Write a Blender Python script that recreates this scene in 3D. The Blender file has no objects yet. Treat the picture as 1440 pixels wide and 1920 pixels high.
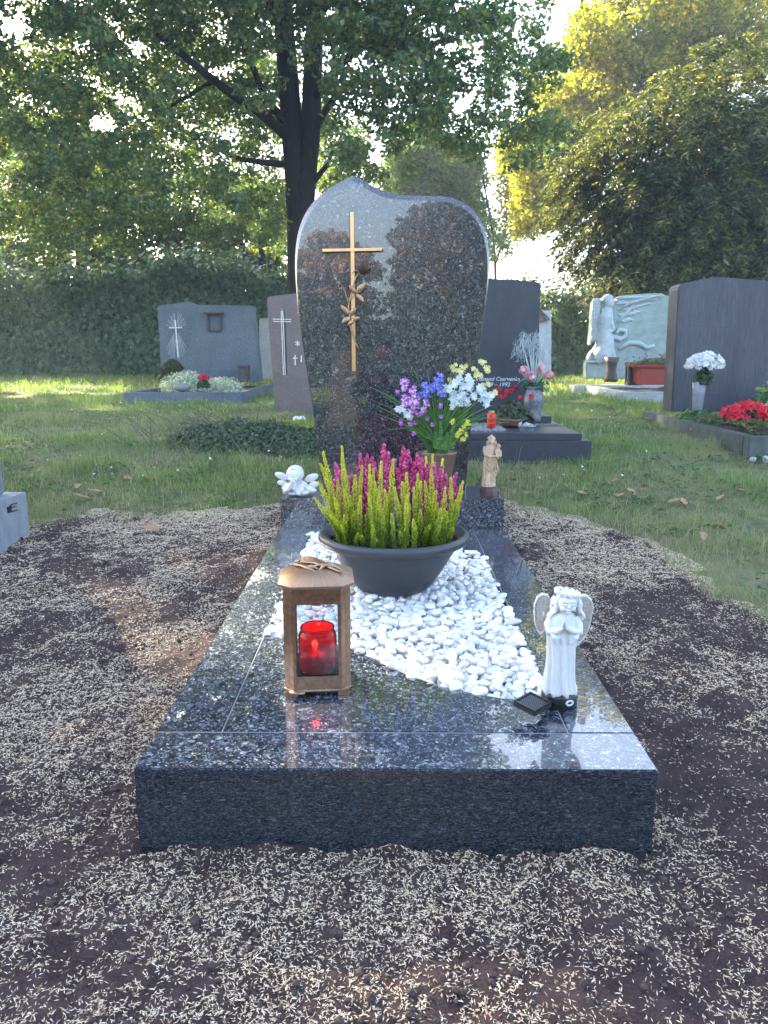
import bpy, bmesh, math, random
import numpy as np
from mathutils import Vector, Matrix
R = math.radians
sc = bpy.context.scene
COL = sc.collection
rng = np.random.default_rng(7)
random.seed(5)

# ------------------------------------------------------------------ camera
CAMZ = 0.8626
PITCH, YAW, F = R(11.83), R(0.4), 1442.7
cam = bpy.data.objects.new('camera', bpy.data.cameras.new('camera'))
COL.objects.link(cam)
cam.location = (0, 0, CAMZ)
cam.rotation_euler = (R(90) - PITCH, 0, YAW)
cam.data.sensor_fit = 'VERTICAL'
cam.data.sensor_height = 34.6
cam.data.sensor_width = 34.6
cam.data.lens = 26.0
cam.data.clip_start = 0.05
cam.data.clip_end = 800
cam.data.dof.use_dof = True
cam.data.dof.focus_distance = 2.1
cam.data.dof.aperture_fstop = 22.0
sc.camera = cam

# ------------------------------------------------------------------ sky, sun, exposure
SUN_AZ, SUN_EL = -42.0, 27.0          # degrees: azimuth left of straight ahead, elevation
w = bpy.data.worlds.new('World'); sc.world = w; w.use_nodes = True
nt = w.node_tree; bg = nt.nodes['Background']
sky = nt.nodes.new('ShaderNodeTexSky'); sky.sky_type = 'NISHITA'
sky.sun_disc = False; sky.sun_elevation = R(SUN_EL); sky.sun_rotation = R(SUN_AZ)
sky.air_density = 1.0; sky.dust_density = 3.5; sky.ozone_density = 1.5
nt.links.new(sky.outputs[0], bg.inputs[0]); bg.inputs[1].default_value = 0.15
sd = bpy.data.lights.new('sun', 'SUN'); sd.energy = 5.0; sd.angle = R(0.6); sd.color = (1.0, 0.86, 0.62)
sun = bpy.data.objects.new('sun', sd); COL.objects.link(sun)
sdir = Vector((math.sin(R(SUN_AZ)) * math.cos(R(SUN_EL)), math.cos(R(SUN_AZ)) * math.cos(R(SUN_EL)), math.sin(R(SUN_EL))))
sun.rotation_euler = sdir.to_track_quat('Z', 'Y').to_euler()
sun.location = (-10, 10, 20)
sc.view_settings.view_transform = 'Standard'; sc.view_settings.look = 'None'
sc.view_settings.exposure = 2.9; sc.view_settings.gamma = 1.0
sc.cycles.max_bounces = 6; sc.cycles.transparent_max_bounces = 8
sc.cycles.diffuse_bounces = 3; sc.cycles.glossy_bounces = 4; sc.cycles.transmission_bounces = 6
sc.cycles.use_denoising = True
sc.cycles.caustics_reflective = False; sc.cycles.caustics_refractive = False
sc.cycles.sample_clamp_indirect = 6

# ------------------------------------------------------------------ picture pixel (1440 x 1920) -> point in the place
_f = np.array([-math.sin(YAW) * math.cos(PITCH), math.cos(YAW) * math.cos(PITCH), -math.sin(PITCH)])
_r = np.array([math.cos(YAW), math.sin(YAW), 0.0]); _u = np.cross(_r, _f)
def ray(px, py): return _r * (px - 720) + _u * (960 - py) + _f * F
def P(px, py, Y):
    d = ray(px, py); t = Y / d[1]; return np.array([d[0] * t, Y, CAMZ + d[2] * t])
def Pz(px, py, z):
    d = ray(px, py); t = (z - CAMZ) / d[2]; return np.array([d[0] * t, d[1] * t, z])

# ------------------------------------------------------------------ numpy noise
def _hash(ix, iy, iz, s):
    h = (ix.astype(np.int64) * 374761393 + iy.astype(np.int64) * 668265263 + iz.astype(np.int64) * 2147483647 + s * 144665) & 0xffffffff
    h = ((h ^ (h >> 13)) * 1274126177) & 0xffffffff
    return ((h ^ (h >> 16)) & 0xffff) / 65535.0
def vnoise(x, y, z=0.0, s=0):
    x = np.asarray(x, float); y = np.asarray(y, float); z = np.asarray(z, float) + x * 0
    ix, iy, iz = np.floor(x), np.floor(y), np.floor(z); fx, fy, fz = x - ix, y - iy, z - iz
    fx, fy, fz = [q * q * (3 - 2 * q) for q in (fx, fy, fz)]
    r = 0
    for a in (0, 1):
        for b in (0, 1):
            for c in (0, 1):
                wgt = (fx if a else 1 - fx) * (fy if b else 1 - fy) * (fz if c else 1 - fz)
                r = r + wgt * _hash(ix + a, iy + b, iz + c, s)
    return r
def fbm(x, y, z=0.0, s=0, o=4):
    r, a, t = 0, 1.0, 0
    for k in range(o):
        r = r + a * vnoise(np.asarray(x) * 2 ** k, np.asarray(y) * 2 ** k, np.asarray(z) * 2 ** k, s + k); t += a; a *= .5
    return r / t

# ------------------------------------------------------------------ mesh helpers
def tag(o, label=None, cat=None, group=None, kind=None):
    if label: o['label'] = label
    if cat: o['category'] = cat
    if group: o['group'] = group
    if kind: o['kind'] = kind
    return o
def empty(name, loc=(0, 0, 0), rz=0.0, label=None, cat=None, group=None):
    o = bpy.data.objects.new(name, None); COL.objects.link(o)
    o.empty_display_size = .05
    o.location = tuple(float(q) for q in loc); o.rotation_euler = (0, 0, rz)
    return tag(o, label, cat, group)
def npmesh(name, V, faces, m, parent=None, smooth=False, attr=None):
    """V (N,3); faces: list of arrays (M,k)"""
    me = bpy.data.meshes.new(name)
    V = np.asarray(V, np.float32)
    if not isinstance(faces, list): faces = [faces]
    faces = [np.asarray(f, np.int32) for f in faces if len(f)]
    me.vertices.add(len(V)); me.vertices.foreach_set('co', V.ravel())
    loops = np.concatenate([f.ravel() for f in faces]); tot = np.concatenate([np.full(len(f), f.shape[1], np.int32) for f in faces])
    start = np.concatenate([[0], np.cumsum(tot)[:-1]]).astype(np.int32)
    me.loops.add(len(loops)); me.loops.foreach_set('vertex_index', loops)
    me.polygons.add(len(tot)); me.polygons.foreach_set('loop_start', start); me.polygons.foreach_set('loop_total', tot)
    me.polygons.foreach_set('use_smooth', np.full(len(tot), bool(smooth)))
    if attr:
        for k, a in attr.items():
            at = me.attributes.new(k, 'FLOAT', 'POINT'); at.data.foreach_set('value', np.asarray(a, np.float32))
    me.update(calc_edges=True); me.validate()
    if m: me.materials.append(m)
    o = bpy.data.objects.new(name, me); COL.objects.link(o)
    if parent: o.parent = parent
    return o
class MB:
    def __init__(s): s.v = []; s.f = []
    def add(s, V, Fs):
        n = len(s.v); s.v += [tuple(float(q) for q in p) for p in V]; s.f += [tuple(int(i) + n for i in f) for f in Fs]; return s
    def box(s, x0, x1, y0, y1, z0, z1):
        return s.add([(x, y, z) for x in (x0, x1) for y in (y0, y1) for z in (z0, z1)],
                     [(0, 1, 3, 2), (4, 6, 7, 5), (0, 4, 5, 1), (2, 3, 7, 6), (0, 2, 6, 4), (1, 5, 7, 3)])
    def tube(s, pts, rad, n=8, cap=True, flat=1.0):
        pts = [Vector(p) for p in pts]; N = len(pts)
        if not hasattr(rad, '__len__'): rad = [rad] * N
        V = []; up = Vector((0, 0, 1)); prev = None
        for i, p in enumerate(pts):
            t = (pts[min(i + 1, N - 1)] - pts[max(i - 1, 0)]).normalized()
            if prev is None:
                a = t.cross(up)
                if a.length < .1: a = t.cross(Vector((0, 1, 0)))
                a.normalize()
            else:
                a = (prev - t * prev.dot(t)).normalized()
            prev = a; b = t.cross(a)
            for k in range(n):
                th = 2 * math.pi * k / n; V.append(p + (a * math.cos(th) + b * math.sin(th) * flat) * rad[i])
        Fs = [(i * n + k, i * n + (k + 1) % n, (i + 1) * n + (k + 1) % n, (i + 1) * n + k) for i in range(N - 1) for k in range(n)]
        if cap: Fs += [tuple(range(n - 1, -1, -1)), tuple((N - 1) * n + k for k in range(n))]
        return s.add(V, Fs)
    def lathe(s, prof, c=(0, 0, 0), n=32, sy=1.0, ph=0.0, cap=True):
        """prof: list of (radius, z)"""
        V = [(c[0] + r * math.cos(2 * math.pi * k / n + ph), c[1] + sy * r * math.sin(2 * math.pi * k / n + ph), c[2] + z) for r, z in prof for k in range(n)]
        N = len(prof)
        Fs = [(i * n + k, i * n + (k + 1) % n, (i + 1) * n + (k + 1) % n, (i + 1) * n + k) for i in range(N - 1) for k in range(n)]
        if cap: Fs += [tuple(range(n - 1, -1, -1)), tuple((N - 1) * n + k for k in range(n))]
        return s.add(V, Fs)
    def ell(s, c, r, n=14, m=9, rot=None):
        if not hasattr(r, '__len__'): r = (r, r, r)
        c = Vector(c); V = []; M = rot.to_matrix() if rot else Matrix.Identity(3)
        for i in range(1, m):
            ph = math.pi * i / m
            for k in range(n):
                th = 2 * math.pi * k / n
                V.append(c + M @ Vector((r[0] * math.sin(ph) * math.cos(th), r[1] * math.sin(ph) * math.sin(th), r[2] * math.cos(ph))))
        V += [c + M @ Vector((0, 0, r[2])), c + M @ Vector((0, 0, -r[2]))]; T = (m - 1) * n
        Fs = [(i * n + k, (i + 1) * n + k, (i + 1) * n + (k + 1) % n, i * n + (k + 1) % n) for i in range(m - 2) for k in range(n)]
        Fs += [(k, (k + 1) % n, T) for k in range(n)] + [((m - 2) * n + (k + 1) % n, (m - 2) * n + k, T + 1) for k in range(n)]
        return s.add(V, Fs)
    def loft(s, rings, cap=True):
        n = len(rings[0]); V = [p for r_ in rings for p in r_]; N = len(rings)
        Fs = [(i * n + k, i * n + (k + 1) % n, (i + 1) * n + (k + 1) % n, (i + 1) * n + k) for i in range(N - 1) for k in range(n)]
        if cap: Fs += [tuple(range(n - 1, -1, -1)), tuple((N - 1) * n + k for k in range(n))]
        return s.add(V, Fs)
    def build(s, name, m, parent=None, smooth=False, bevel=0, seg=2, auto=None, solid=0):
        me = bpy.data.meshes.new(name); me.from_pydata(s.v, [], s.f); me.update()
        bm = bmesh.new(); bm.from_mesh(me)
        bmesh.ops.recalc_face_normals(bm, faces=bm.faces)
        if bevel: bmesh.ops.bevel(bm, geom=list(bm.edges), offset=bevel, segments=seg, affect='EDGES', clamp_overlap=True)
        if smooth or auto:
            for f_ in bm.faces: f_.smooth = True
            if auto:
                for e in bm.edges:
                    if len(e.link_faces) == 2 and e.calc_face_angle(0) > R(auto): e.smooth = False
        bm.to_mesh(me); bm.free()
        if m: me.materials.append(m)
        o = bpy.data.objects.new(name, me); COL.objects.link(o)
        if parent: o.parent = parent
        return o
def bake(o):
    dg = bpy.context.evaluated_depsgraph_get(); dg.update()
    me = bpy.data.meshes.new_from_object(o.evaluated_get(dg)); par = o.parent
    o.modifiers.clear(); o.data = me
    return o
def sculpt(name, mb, m, parent=None, voxel=.002, it=4):
    """fuse the shapes of mb into one continuous surface"""
    o = mb.build(name, None)
    r_ = o.modifiers.new('r', 'REMESH'); r_.mode = 'VOXEL'; r_.voxel_size = voxel
    s_ = o.modifiers.new('s', 'SMOOTH'); s_.factor = .5; s_.iterations = it
    bake(o); me = o.data
    me.polygons.foreach_set('use_smooth', np.ones(len(me.polygons), bool))
    me.materials.clear(); me.materials.append(m)
    if parent: o.parent = parent
    return o
def prism(pts, depth, chamfer=0.0):
    """pts: front outline [(x,y,z)] ccw seen from the front, depth vector"""
    mb = MB(); n = len(pts); P_ = [Vector(p) for p in pts]; d = Vector(depth)
    if chamfer:
        c = sum(P_, Vector()) / n; ins = []
        for i in range(n):
            e1 = (P_[i] - P_[i - 1]).normalized(); e2 = (P_[(i + 1) % n] - P_[i]).normalized()
            nn = d.normalized(); n1 = nn.cross(e1); n2 = nn.cross(e2); b = (n1 + n2)
            if b.length < .05: b = n1
            b.normalize(); 
            if b.dot(c - P_[i]) < 0: b = -b
            ins.append(P_[i] + b * chamfer / max(.6, abs(b.dot(n1))))
        rings = [ins, [p + d.normalized() * chamfer * .6 for p in P_], [p + d for p in P_]]
    else: rings = [P_, [p + d for p in P_]]
    return mb.loft(rings)
def leaves(C, Nrm, size, asp=.6, fold=.25, tip=None, jit=0.0):
    """folded rhombus leaves. C (N,3) centres, Nrm (N,3) normals, size (N,), tip: preferred tip direction"""
    N = len(C); Nrm = Nrm / (np.linalg.norm(Nrm, axis=1, keepdims=True) + 1e-9)
    if tip is None: tip = rng.normal(size=(N, 3))
    t = tip - Nrm * np.sum(tip * Nrm, axis=1, keepdims=True); t /= np.linalg.norm(t, axis=1, keepdims=True) + 1e-9
    b = np.cross(Nrm, t); s = np.asarray(size).reshape(-1, 1) * .5
    v0 = C - t * s; v1 = C + b * s * asp + Nrm * s * fold - t * s * .1; v2 = C + t * s; v3 = C - b * s * asp + Nrm * s * fold - t * s * .1
    V = np.stack([v0, v1, v2, v3], 1).reshape(-1, 3); i = np.arange(N)[:, None] * 4
    Fc = np.concatenate([i + np.array([[0, 1, 2]]), i + np.array([[0, 2, 3]])], 0)
    return V, Fc
def rnd_dir(N): d = rng.normal(size=(N, 3)); return d / np.linalg.norm(d, axis=1, keepdims=True)
class Acc:
    """collects numpy pieces of one mesh, with a per-vertex value t"""
    def __init__(s): s.V = []; s.F = []; s.T = []; s.n = 0
    def add(s, V, Fc, t=0.0):
        s.V.append(V); s.F.append(np.asarray(Fc) + s.n); s.T.append(np.zeros(len(V)) + t); s.n += len(V); return s
    def build(s, name, m, parent=None, smooth=False):
        ks = sorted({f.shape[1] for f in s.F}); Fs = [np.concatenate([f for f in s.F if f.shape[1] == k]) for k in ks]
        return npmesh(name, np.concatenate(s.V), Fs, m, parent, smooth, {'t': np.concatenate(s.T)})

# ------------------------------------------------------------------ materials
class NT:
    def __init__(s, name):
        s.m = bpy.data.materials.new(name); s.m.use_nodes = True; s.t = s.m.node_tree
        s.p = s.t.nodes['Principled BSDF']; s.out = s.t.nodes['Material Output']
    def n(s, typ, **k):
        o = s.t.nodes.new('ShaderNode' + typ)
        for a, b in k.items():
            if a[0] == '_': setattr(o, a[1:], b)
            else: o.inputs[a].default_value = b
        return o
    def l(s, a, b): s.t.links.new(a, b)
    def coord(s, scale=(1, 1, 1), obj=True):
        c = s.n('TexCoord'); mp = s.n('Mapping'); mp.inputs['Scale'].default_value = scale
        s.l(c.outputs['Object'], mp.inputs[0]); return mp.outputs[0]
    def noise(s, co, scale, detail=4, rough=.55):
        o = s.n('TexNoise', Scale=scale, Detail=detail, Roughness=rough)
        if co: s.l(co, o.inputs['Vector'])
        return o.outputs['Fac']
    def ramp(s, fac, stops, interp='LINEAR'):
        o = s.n('ValToRGB'); e = o.color_ramp; e.interpolation = interp
        while len(e.elements) < len(stops): e.elements.new(.5)
        for el, (p, c) in zip(e.elements, stops): el.position = p; el.color = (*c, 1)
        s.l(fac, o.inputs[0]); return o.outputs[0]
    def mix(s, f, a, b, mode='MIX'):
        o = s.n('Mix', _data_type='RGBA', _blend_type=mode)
        for v, i in ((f, 0), (a, 6), (b, 7)):
            if hasattr(v, 'links') or hasattr(v, 'is_linked'): s.l(v, o.inputs[i])
            else: o.inputs[i].default_value = v if i == 0 else (*v, 1)
        return o.outputs[2]
    def math(s, op, a, b=0.0):
        o = s.n('Math', _operation=op)
        for v, i in ((a, 0), (b, 1)):
            if hasattr(v, 'is_linked'): s.l(v, o.inputs[i])
            else: o.inputs[i].default_value = v
        return o.outputs[0]
    def bump(s, h, strength=.3, dist=.01):
        o = s.n('Bump', Strength=strength, Distance=dist); s.l(h, o.inputs['Height']); s.l(o.outputs[0], s.p.inputs['Normal']); return o
    def set(s, **k):
        for a, b in k.items():
            a = a.replace('_', ' ')
            s.p.inputs[a].default_value = (*b, 1) if isinstance(b, tuple) and len(b) == 3 else b
        return s
def plain(name, col, rough=.6, metal=0.0, var=.15, scale=40, bump=0.0, **k):
    t = NT(name); co = t.coord(); f_ = t.noise(co, scale)
    c = t.ramp(f_, [(.3, tuple(q * (1 - var) for q in col)), (.7, tuple(min(1, q * (1 + var)) for q in col))])
    t.l(c, t.p.inputs['Base Color']); t.set(Roughness=rough, Metallic=metal, **k)
    if bump: t.bump(t.noise(co, scale * 3), bump, .002)
    return t.m
def leafmat(name, stops, trans=.45, rough=.5, tcol=None, spot=None, spec=.3, tdir=None):
    """stops: colours picked per leaf; trans: share of translucent light; tdir: stops over the attribute t"""
    t = NT(name); g = t.n('NewGeometry')
    c = t.ramp(g.outputs['Random Per Island'], stops)
    if tdir:
        a = t.n('Attribute', _attribute_name='t'); c2 = t.ramp(a.outputs['Fac'], tdir); c = t.mix(.75, c, c2)
    if spot:
        nf = t.ramp(t.noise(t.coord(), spot[0], 2), [(spot[1], (0, 0, 0)), (spot[1] + .12, (1, 1, 1))]); c = t.mix(nf, c, t.mix(.8, c, spot[2]))
    t.l(c, t.p.inputs['Base Color']); t.set(Roughness=rough, Specular_IOR_Level=spec)
    if trans:
        tr = t.n('BsdfTranslucent'); mul = t.mix(1.0, c, tcol or (1.5, 1.6, .55), 'MULTIPLY'); t.l(mul, tr.inputs[0])
        ms = t.n('MixShader'); ms.inputs[0].default_value = trans
        t.l(t.p.outputs[0], ms.inputs[1]); t.l(tr.outputs[0], ms.inputs[2]); t.l(ms.outputs[0], t.out.inputs[0])
    return t.m
def granite(name, stretch=(1, 1, 1), rough=.06, cell=105, lift=1.0, spec=.5, coat=1.0, cior=1.6, blue=1.0):
    t = NT(name); co = t.coord(stretch)
    nz = t.n('TexNoise', Scale=60, Detail=2); t.l(co, nz.inputs['Vector'])
    add = t.n('VectorMath', _operation='MULTIPLY_ADD'); t.l(nz.outputs['Color'], add.inputs[0]); add.inputs[1].default_value = (.016, .016, .016); t.l(co, add.inputs[2])
    v = t.n('TexVoronoi', Scale=cell, Randomness=1.0); t.l(add.outputs[0], v.inputs['Vector'])
    v2 = t.n('TexVoronoi', Scale=cell * 2.6); t.l(add.outputs[0], v2.inputs['Vector'])
    sx = t.n('SeparateColor'); t.l(v.outputs['Color'], sx.inputs[0]); sy = t.n('SeparateColor'); t.l(v2.outputs['Color'], sy.inputs[0])
    L = lift
    c1 = t.ramp(sx.outputs[0], [(0, (.006, .009, .016)), (.38, (.012, .018, .032)), (.6, (.03 * L, .045 * L, .075 * L)), (.8, (.075 * L, .11 * L, .175 * L)), (.93, (.2 * L, .25 * L, .34 * L)), (1, (.4 * L, .44 * L, .48 * L))])
    c2 = t.ramp(sy.outputs[1], [(0, (.004, .006, .010)), (.55, (.02, .03, .05)), (.85, (.07 * L, .09 * L, .13 * L)), (1, (.3 * L, .33 * L, .38 * L))])
    f_ = t.ramp(t.noise(co, 45, 3), [(.36, (0, 0, 0)), (.58, (.9, .9, .9))])
    c = t.mix(f_, c1, c2); dk = t.ramp(t.noise(co, 190, 3), [(.38, (.25, .25, .3)), (.62, (1, 1, 1))]); c = t.mix(.75, c, t.mix(1.0, c, dk, 'MULTIPLY')); c = t.mix(1.0, c, (1.0, .6 + .4 * blue, blue), 'MULTIPLY'); t.l(c, t.p.inputs['Base Color'])
    t.set(Roughness=rough + .12, IOR=1.6, Specular_IOR_Level=spec)
    me = t.ramp(sx.outputs[0], [(.8, (0, 0, 0)), (.95, (.35, .35, .35))]); t.l(me, t.p.inputs['Metallic'])
    t.set(Coat_Weight=coat, Coat_Roughness=.0, Coat_IOR=cior)
    return t.m
def stone(name, c1, c2, scale=60, rough=.5, stretch=(1, 1, 1), bump=.1, spec=.4):
    t = NT(name); co = t.coord(stretch); a = t.noise(co, scale, 6, .7); b = t.noise(co, scale * .08, 3)
    c = t.mix(t.ramp(a, [(.35, (0, 0, 0)), (.65, (1, 1, 1))]), c1, c2)
    c = t.mix(t.ramp(b, [(.4, (0, 0, 0)), (.7, (.45, .45, .45))]), c, tuple(q * .6 for q in c1))
    t.l(c, t.p.inputs['Base Color']); t.set(Roughness=rough, Specular_IOR_Level=spec); t.bump(a, bump, .003); return t.m
# ------------------------------------------------------------------ terrain
_gy = np.array([-60, -30, -8, 0, 1.2, 2.0, 3.04, 3.6, 4.26, 5.0, 6, 9.5, 15.7, 22, 60, 200.])
_gz = np.array([.9, .8, .25, -.02, 0, .06, .145, .2, .262, .30, .33, .365, .43, .5, .6, .6])
def gz(x, y): 
    y = np.asarray(y, float)
    return sum(np.interp(y + d, _gy, _gz) for d in (-.2, -.1, 0, .1, .2)) / 5
_bx = np.array([-6, -3, -1.5, -.9, -.45, 0, .45, .62, .85, 1.02, 1.10, 1.16, 1.22, 1.4, 1.8, 6.])
_by = np.array([3.0, 3.0, 3.14, 3.28, 3.38, 3.42, 3.42, 3.32, 3.12, 2.9, 2.6, 2.3, 2.1, 1.7, 1.2, -1.])
def lawn_f(x, y):
    """>0 on the lawn, <0 on the sown soil"""
    e = np.interp(x, _bx, _by) + (fbm(np.asarray(x) * 4, np.asarray(y) * 4, s=3) - .5) * .30 + (fbm(np.asarray(x) * 22, np.asarray(y) * 22, s=5) - .5) * .12
    right = np.maximum((np.asarray(x) - 1.05 - .25 * (2.4 - np.asarray(y)) - (fbm(np.asarray(x)*5, np.asarray(y)*5, s=9)-.5)*.2) * (np.asarray(y) < 2.6), -9)
    return np.maximum(y - e, np.where(np.asarray(x) > 1.0, right, -9))
def soil_h(x, y):
    d = np.clip(-lawn_f(x, y) * 6, 0, 1)
    lumps = (fbm(x * 9, y * 9, s=21, o=3) - .5) * .03 + np.abs(fbm(x * 38, y * 38, s=22, o=3) - .5) * .022 + (vnoise(x * 150, y * 150, s=23) - .5) * .005
    near = np.exp(-np.maximum(0, np.maximum(np.abs(x - .011) - .45, np.maximum(1.2 - y, y - 3.3))) * 16)
    return d * (lumps - .006) + (1 - d) * (fbm(x * 2.5, y * 2.5, s=31) - .5) * .05 + near * (fbm(x * 14, y * 14, s=41) - .45) * .045 * d
def ground_z(x, y): return gz(x, y) + soil_h(np.asarray(x, float), np.asarray(y, float)) * np.exp(-np.maximum(0, np.abs(y) - 20) / 20)
xs = np.concatenate([-np.geomspace(90, 2.3, 40), np.arange(-2.25, 2.26, .0125), np.geomspace(2.3, 90, 40)])
ys = np.concatenate([-np.geomspace(90, .5, 36), np.arange(-.4, .6, .1), np.arange(.62, 3.6, .0125), np.arange(3.62, 8, .06), np.geomspace(8.1, 90, 44)])
X, Y = np.meshgrid(xs, ys); Z = ground_z(X, Y)
Z[(np.abs(X - .011) < .435) & (Y > 1.215) & (Y < 3.32)] = -.02
nx, ny = len(xs), len(ys); idx = np.arange(nx * ny).reshape(ny, nx)
q = np.stack([idx[:-1, :-1], idx[:-1, 1:], idx[1:, 1:], idx[1:, :-1]], -1).reshape(-1, 4)
LF = np.clip(lawn_f(X, Y) * 14 + .5, 0, 1)
t = NT('ground_soil_and_turf'); co = t.coord()
n1 = t.noise(co, 260, 4, .7); n2 = t.noise(co, 14, 4); n3 = t.noise(co, 1.3, 3)
soil = t.mix(t.ramp(n1, [(.35, (0, 0, 0)), (.7, (1, 1, 1))]), (.022, .014, .015), (.080, .053, .052))
soil = t.mix(t.ramp(n2, [(.4, (0, 0, 0)), (.7, (.6, .6, .6))]), soil, (.10, .068, .064))
turf = t.mix(t.ramp(n2, [(.35, (0, 0, 0)), (.65, (1, 1, 1))]), (.06, .085, .035), (.16, .16, .08))
turf = t.mix(t.ramp(n3, [(.45, (0, 0, 0)), (.65, (.5, .5, .5))]), turf, (.24, .21, .13))
a = t.n('Attribute', _attribute_name='lawn')
t.l(t.mix(a.outputs['Fac'], soil, turf), t.p.inputs['Base Color']); t.set(Roughness=.95, Specular_IOR_Level=.15); t.bump(n1, .8, .006)
g = npmesh('ground', np.stack([X, Y, Z], -1).reshape(-1, 3), q, t.m, smooth=True, attr={'lawn': LF.ravel()})
tag(g, kind='structure')
# ------------------------------------------------------------------ grass seed on the soil
def in_slab(x, y, m=.0): return (np.abs(x - .011) < .45 + m) & (y > 1.2018 - m) & (y < 3.34 + m)
N = 1250000
yy = .55 + (3.55 - .55) * rng.random(N); xx = (rng.random(N) * 2 - 1) * (.55 * yy + .75)
keep = (rng.random(N) < (.55 * yy + .75) / 2.75) & (~in_slab(xx, yy, .004)) & (lawn_f(xx, yy) < .05)
dn = fbm(xx * 2.6, yy * 2.6, s=51, o=3) * .42 + fbm(xx * 11, yy * 11, s=52, o=3) * .33 + fbm(xx * 45, yy * 45, s=53, o=2) * .25
dens = np.clip((dn - .44) * 6.5, .08, 1.0)
dens = np.maximum(dens, np.where((np.abs(xx) < .5) & (yy > 1.04) & (yy < 1.19), .55, 0))
keep &= rng.random(N) < dens * 1.0
xx, yy = xx[keep], yy[keep]; N = len(xx)
e = .004
z0 = ground_z(xx, yy); gx = (ground_z(xx + e, yy) - z0) / e; gyy = (ground_z(xx, yy + e) - z0) / e
nrm = np.stack([-gx * .6, -gyy * .6, np.ones(N)], 1) + rng.normal(size=(N, 3)) * .22; nrm /= np.linalg.norm(nrm, axis=1, keepdims=True)
th = rng.random(N) * 2 * math.pi; tdir = np.stack([np.cos(th), np.sin(th), rng.normal(size=N) * .15], 1)
tdir -= nrm * np.sum(tdir * nrm, 1, keepdims=True); tdir /= np.linalg.norm(tdir, axis=1, keepdims=True)
bd = np.cross(nrm, tdir); ln = (.0023 + .0028 * rng.random((N, 1))); wd = (.0005 + .0005 * rng.random((N, 1)))
C = np.stack([xx, yy, z0 + .001], 1)
V = np.stack([C - tdir * ln, C + bd * wd, C + tdir * ln, C - bd * wd, C + nrm * wd * 1.3], 1).reshape(-1, 3)
i = np.arange(N)[:, None] * 5
Fc = np.concatenate([i + np.array([[a, b, 4]]) for a, b in ((0, 1), (1, 2), (2, 3), (3, 0))], 0)
sm = leafmat('grass_seed_husk', [(0, (.34, .235, .14)), (.35, (.62, .48, .32)), (.75, (.80, .66, .48)), (1, (.93, .82, .65))], trans=0, rough=.6)
tag(npmesh('grass_seed', V, Fc, sm), kind='stuff')
# crumbs of soil
N = 6000
yy = .75 + 2.7 * rng.random(N); xx = (rng.random(N) * 2 - 1) * (.58 * yy + .3); k = (~in_slab(xx, yy, .006)) & (lawn_f(xx, yy) < 0); xx, yy = xx[k], yy[k]
N = len(xx); zz = ground_z(xx, yy); r = .002 + .006 * rng.random(N) ** 5
ico = bmesh.new(); bmesh.ops.create_icosphere(ico, subdivisions=1, radius=1); IV = np.array([v.co[:] for v in ico.verts]); IF = np.array([[v.index for v in f.verts] for f in ico.faces]); ico.free()
ico = bmesh.new(); bmesh.ops.create_icosphere(ico, subdivisions=2, radius=1); IV2 = np.array([v.co[:] for v in ico.verts]); IF2 = np.array([[v.index for v in f.verts] for f in ico.faces]); ico.free()
ico = bmesh.new(); bmesh.ops.create_icosphere(ico, subdivisions=3, radius=1); IV3 = np.array([v.co[:] for v in ico.verts]); IF3 = np.array([[v.index for v in f.verts] for f in ico.faces]); ico.free()
def blobs(C, Rr, base=(IV, IF), wob=.25):
    V0, F0 = base; N = len(C)
    V = V0[None] * (1 + wob * rng.normal(size=(N, len(V0), 1)) * .6) * np.asarray(Rr).reshape(N, 1, -1) + np.asarray(C)[:, None, :]
    return V.reshape(-1, 3), (F0[None] + (np.arange(N) * len(V0))[:, None, None]).reshape(-1, 3)
V, Fc = blobs(np.stack([xx, yy, zz + r * .3], 1), r[:, None])
crumb = plain('soil_crumb', (.055, .038, .036), .95, var=.5, scale=90)
tag(npmesh('soil_crumbs', V, Fc, crumb), kind='stuff')

# ------------------------------------------------------------------ lawn
def blades(x, y, h, wd, lean=.5, seg=2):
    N = len(x); z = ground_z(x, y) - .004; th = rng.random(N) * 2 * math.pi
    ld = np.stack([np.cos(th), np.sin(th), 0 * th], 1) * (h * lean * (rng.random(N) ** 1.2))[:, None] * 2
    ph = rng.random(N) * math.pi; b = np.stack([np.cos(ph), np.sin(ph), 0 * ph], 1) * (wd * .5)[:, None]
    C = np.stack([x, y, z], 1); up = np.array([[0, 0, 1.]])
    m1 = C + ld * .35 + up * (h * .6)[:, None]; tp = C + ld + up * (h * np.clip(1.05 - lean * .4, .3, 1))[:, None]
    V = np.stack([C - b, C + b, m1 + b * .8, m1 - b * .8, tp], 1).reshape(-1, 3); i = np.arange(N)[:, None] * 5
    return V, i + np.array([[0, 1, 2, 3]]), i + np.array([[3, 2, 4]]), np.tile([0, 0, .6, .6, 1.], N)
gm = leafmat('lawn_grass', [(0, (.10, .16, .06)), (.5, (.17, .25, .09)), (.85, (.28, .34, .14)), (1, (.44, .42, .26))], trans=.35, rough=.55, tcol=(1.2, 1.5, .5), spot=(1.1, .50, (.30, .29, .17)))
FX = []
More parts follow.
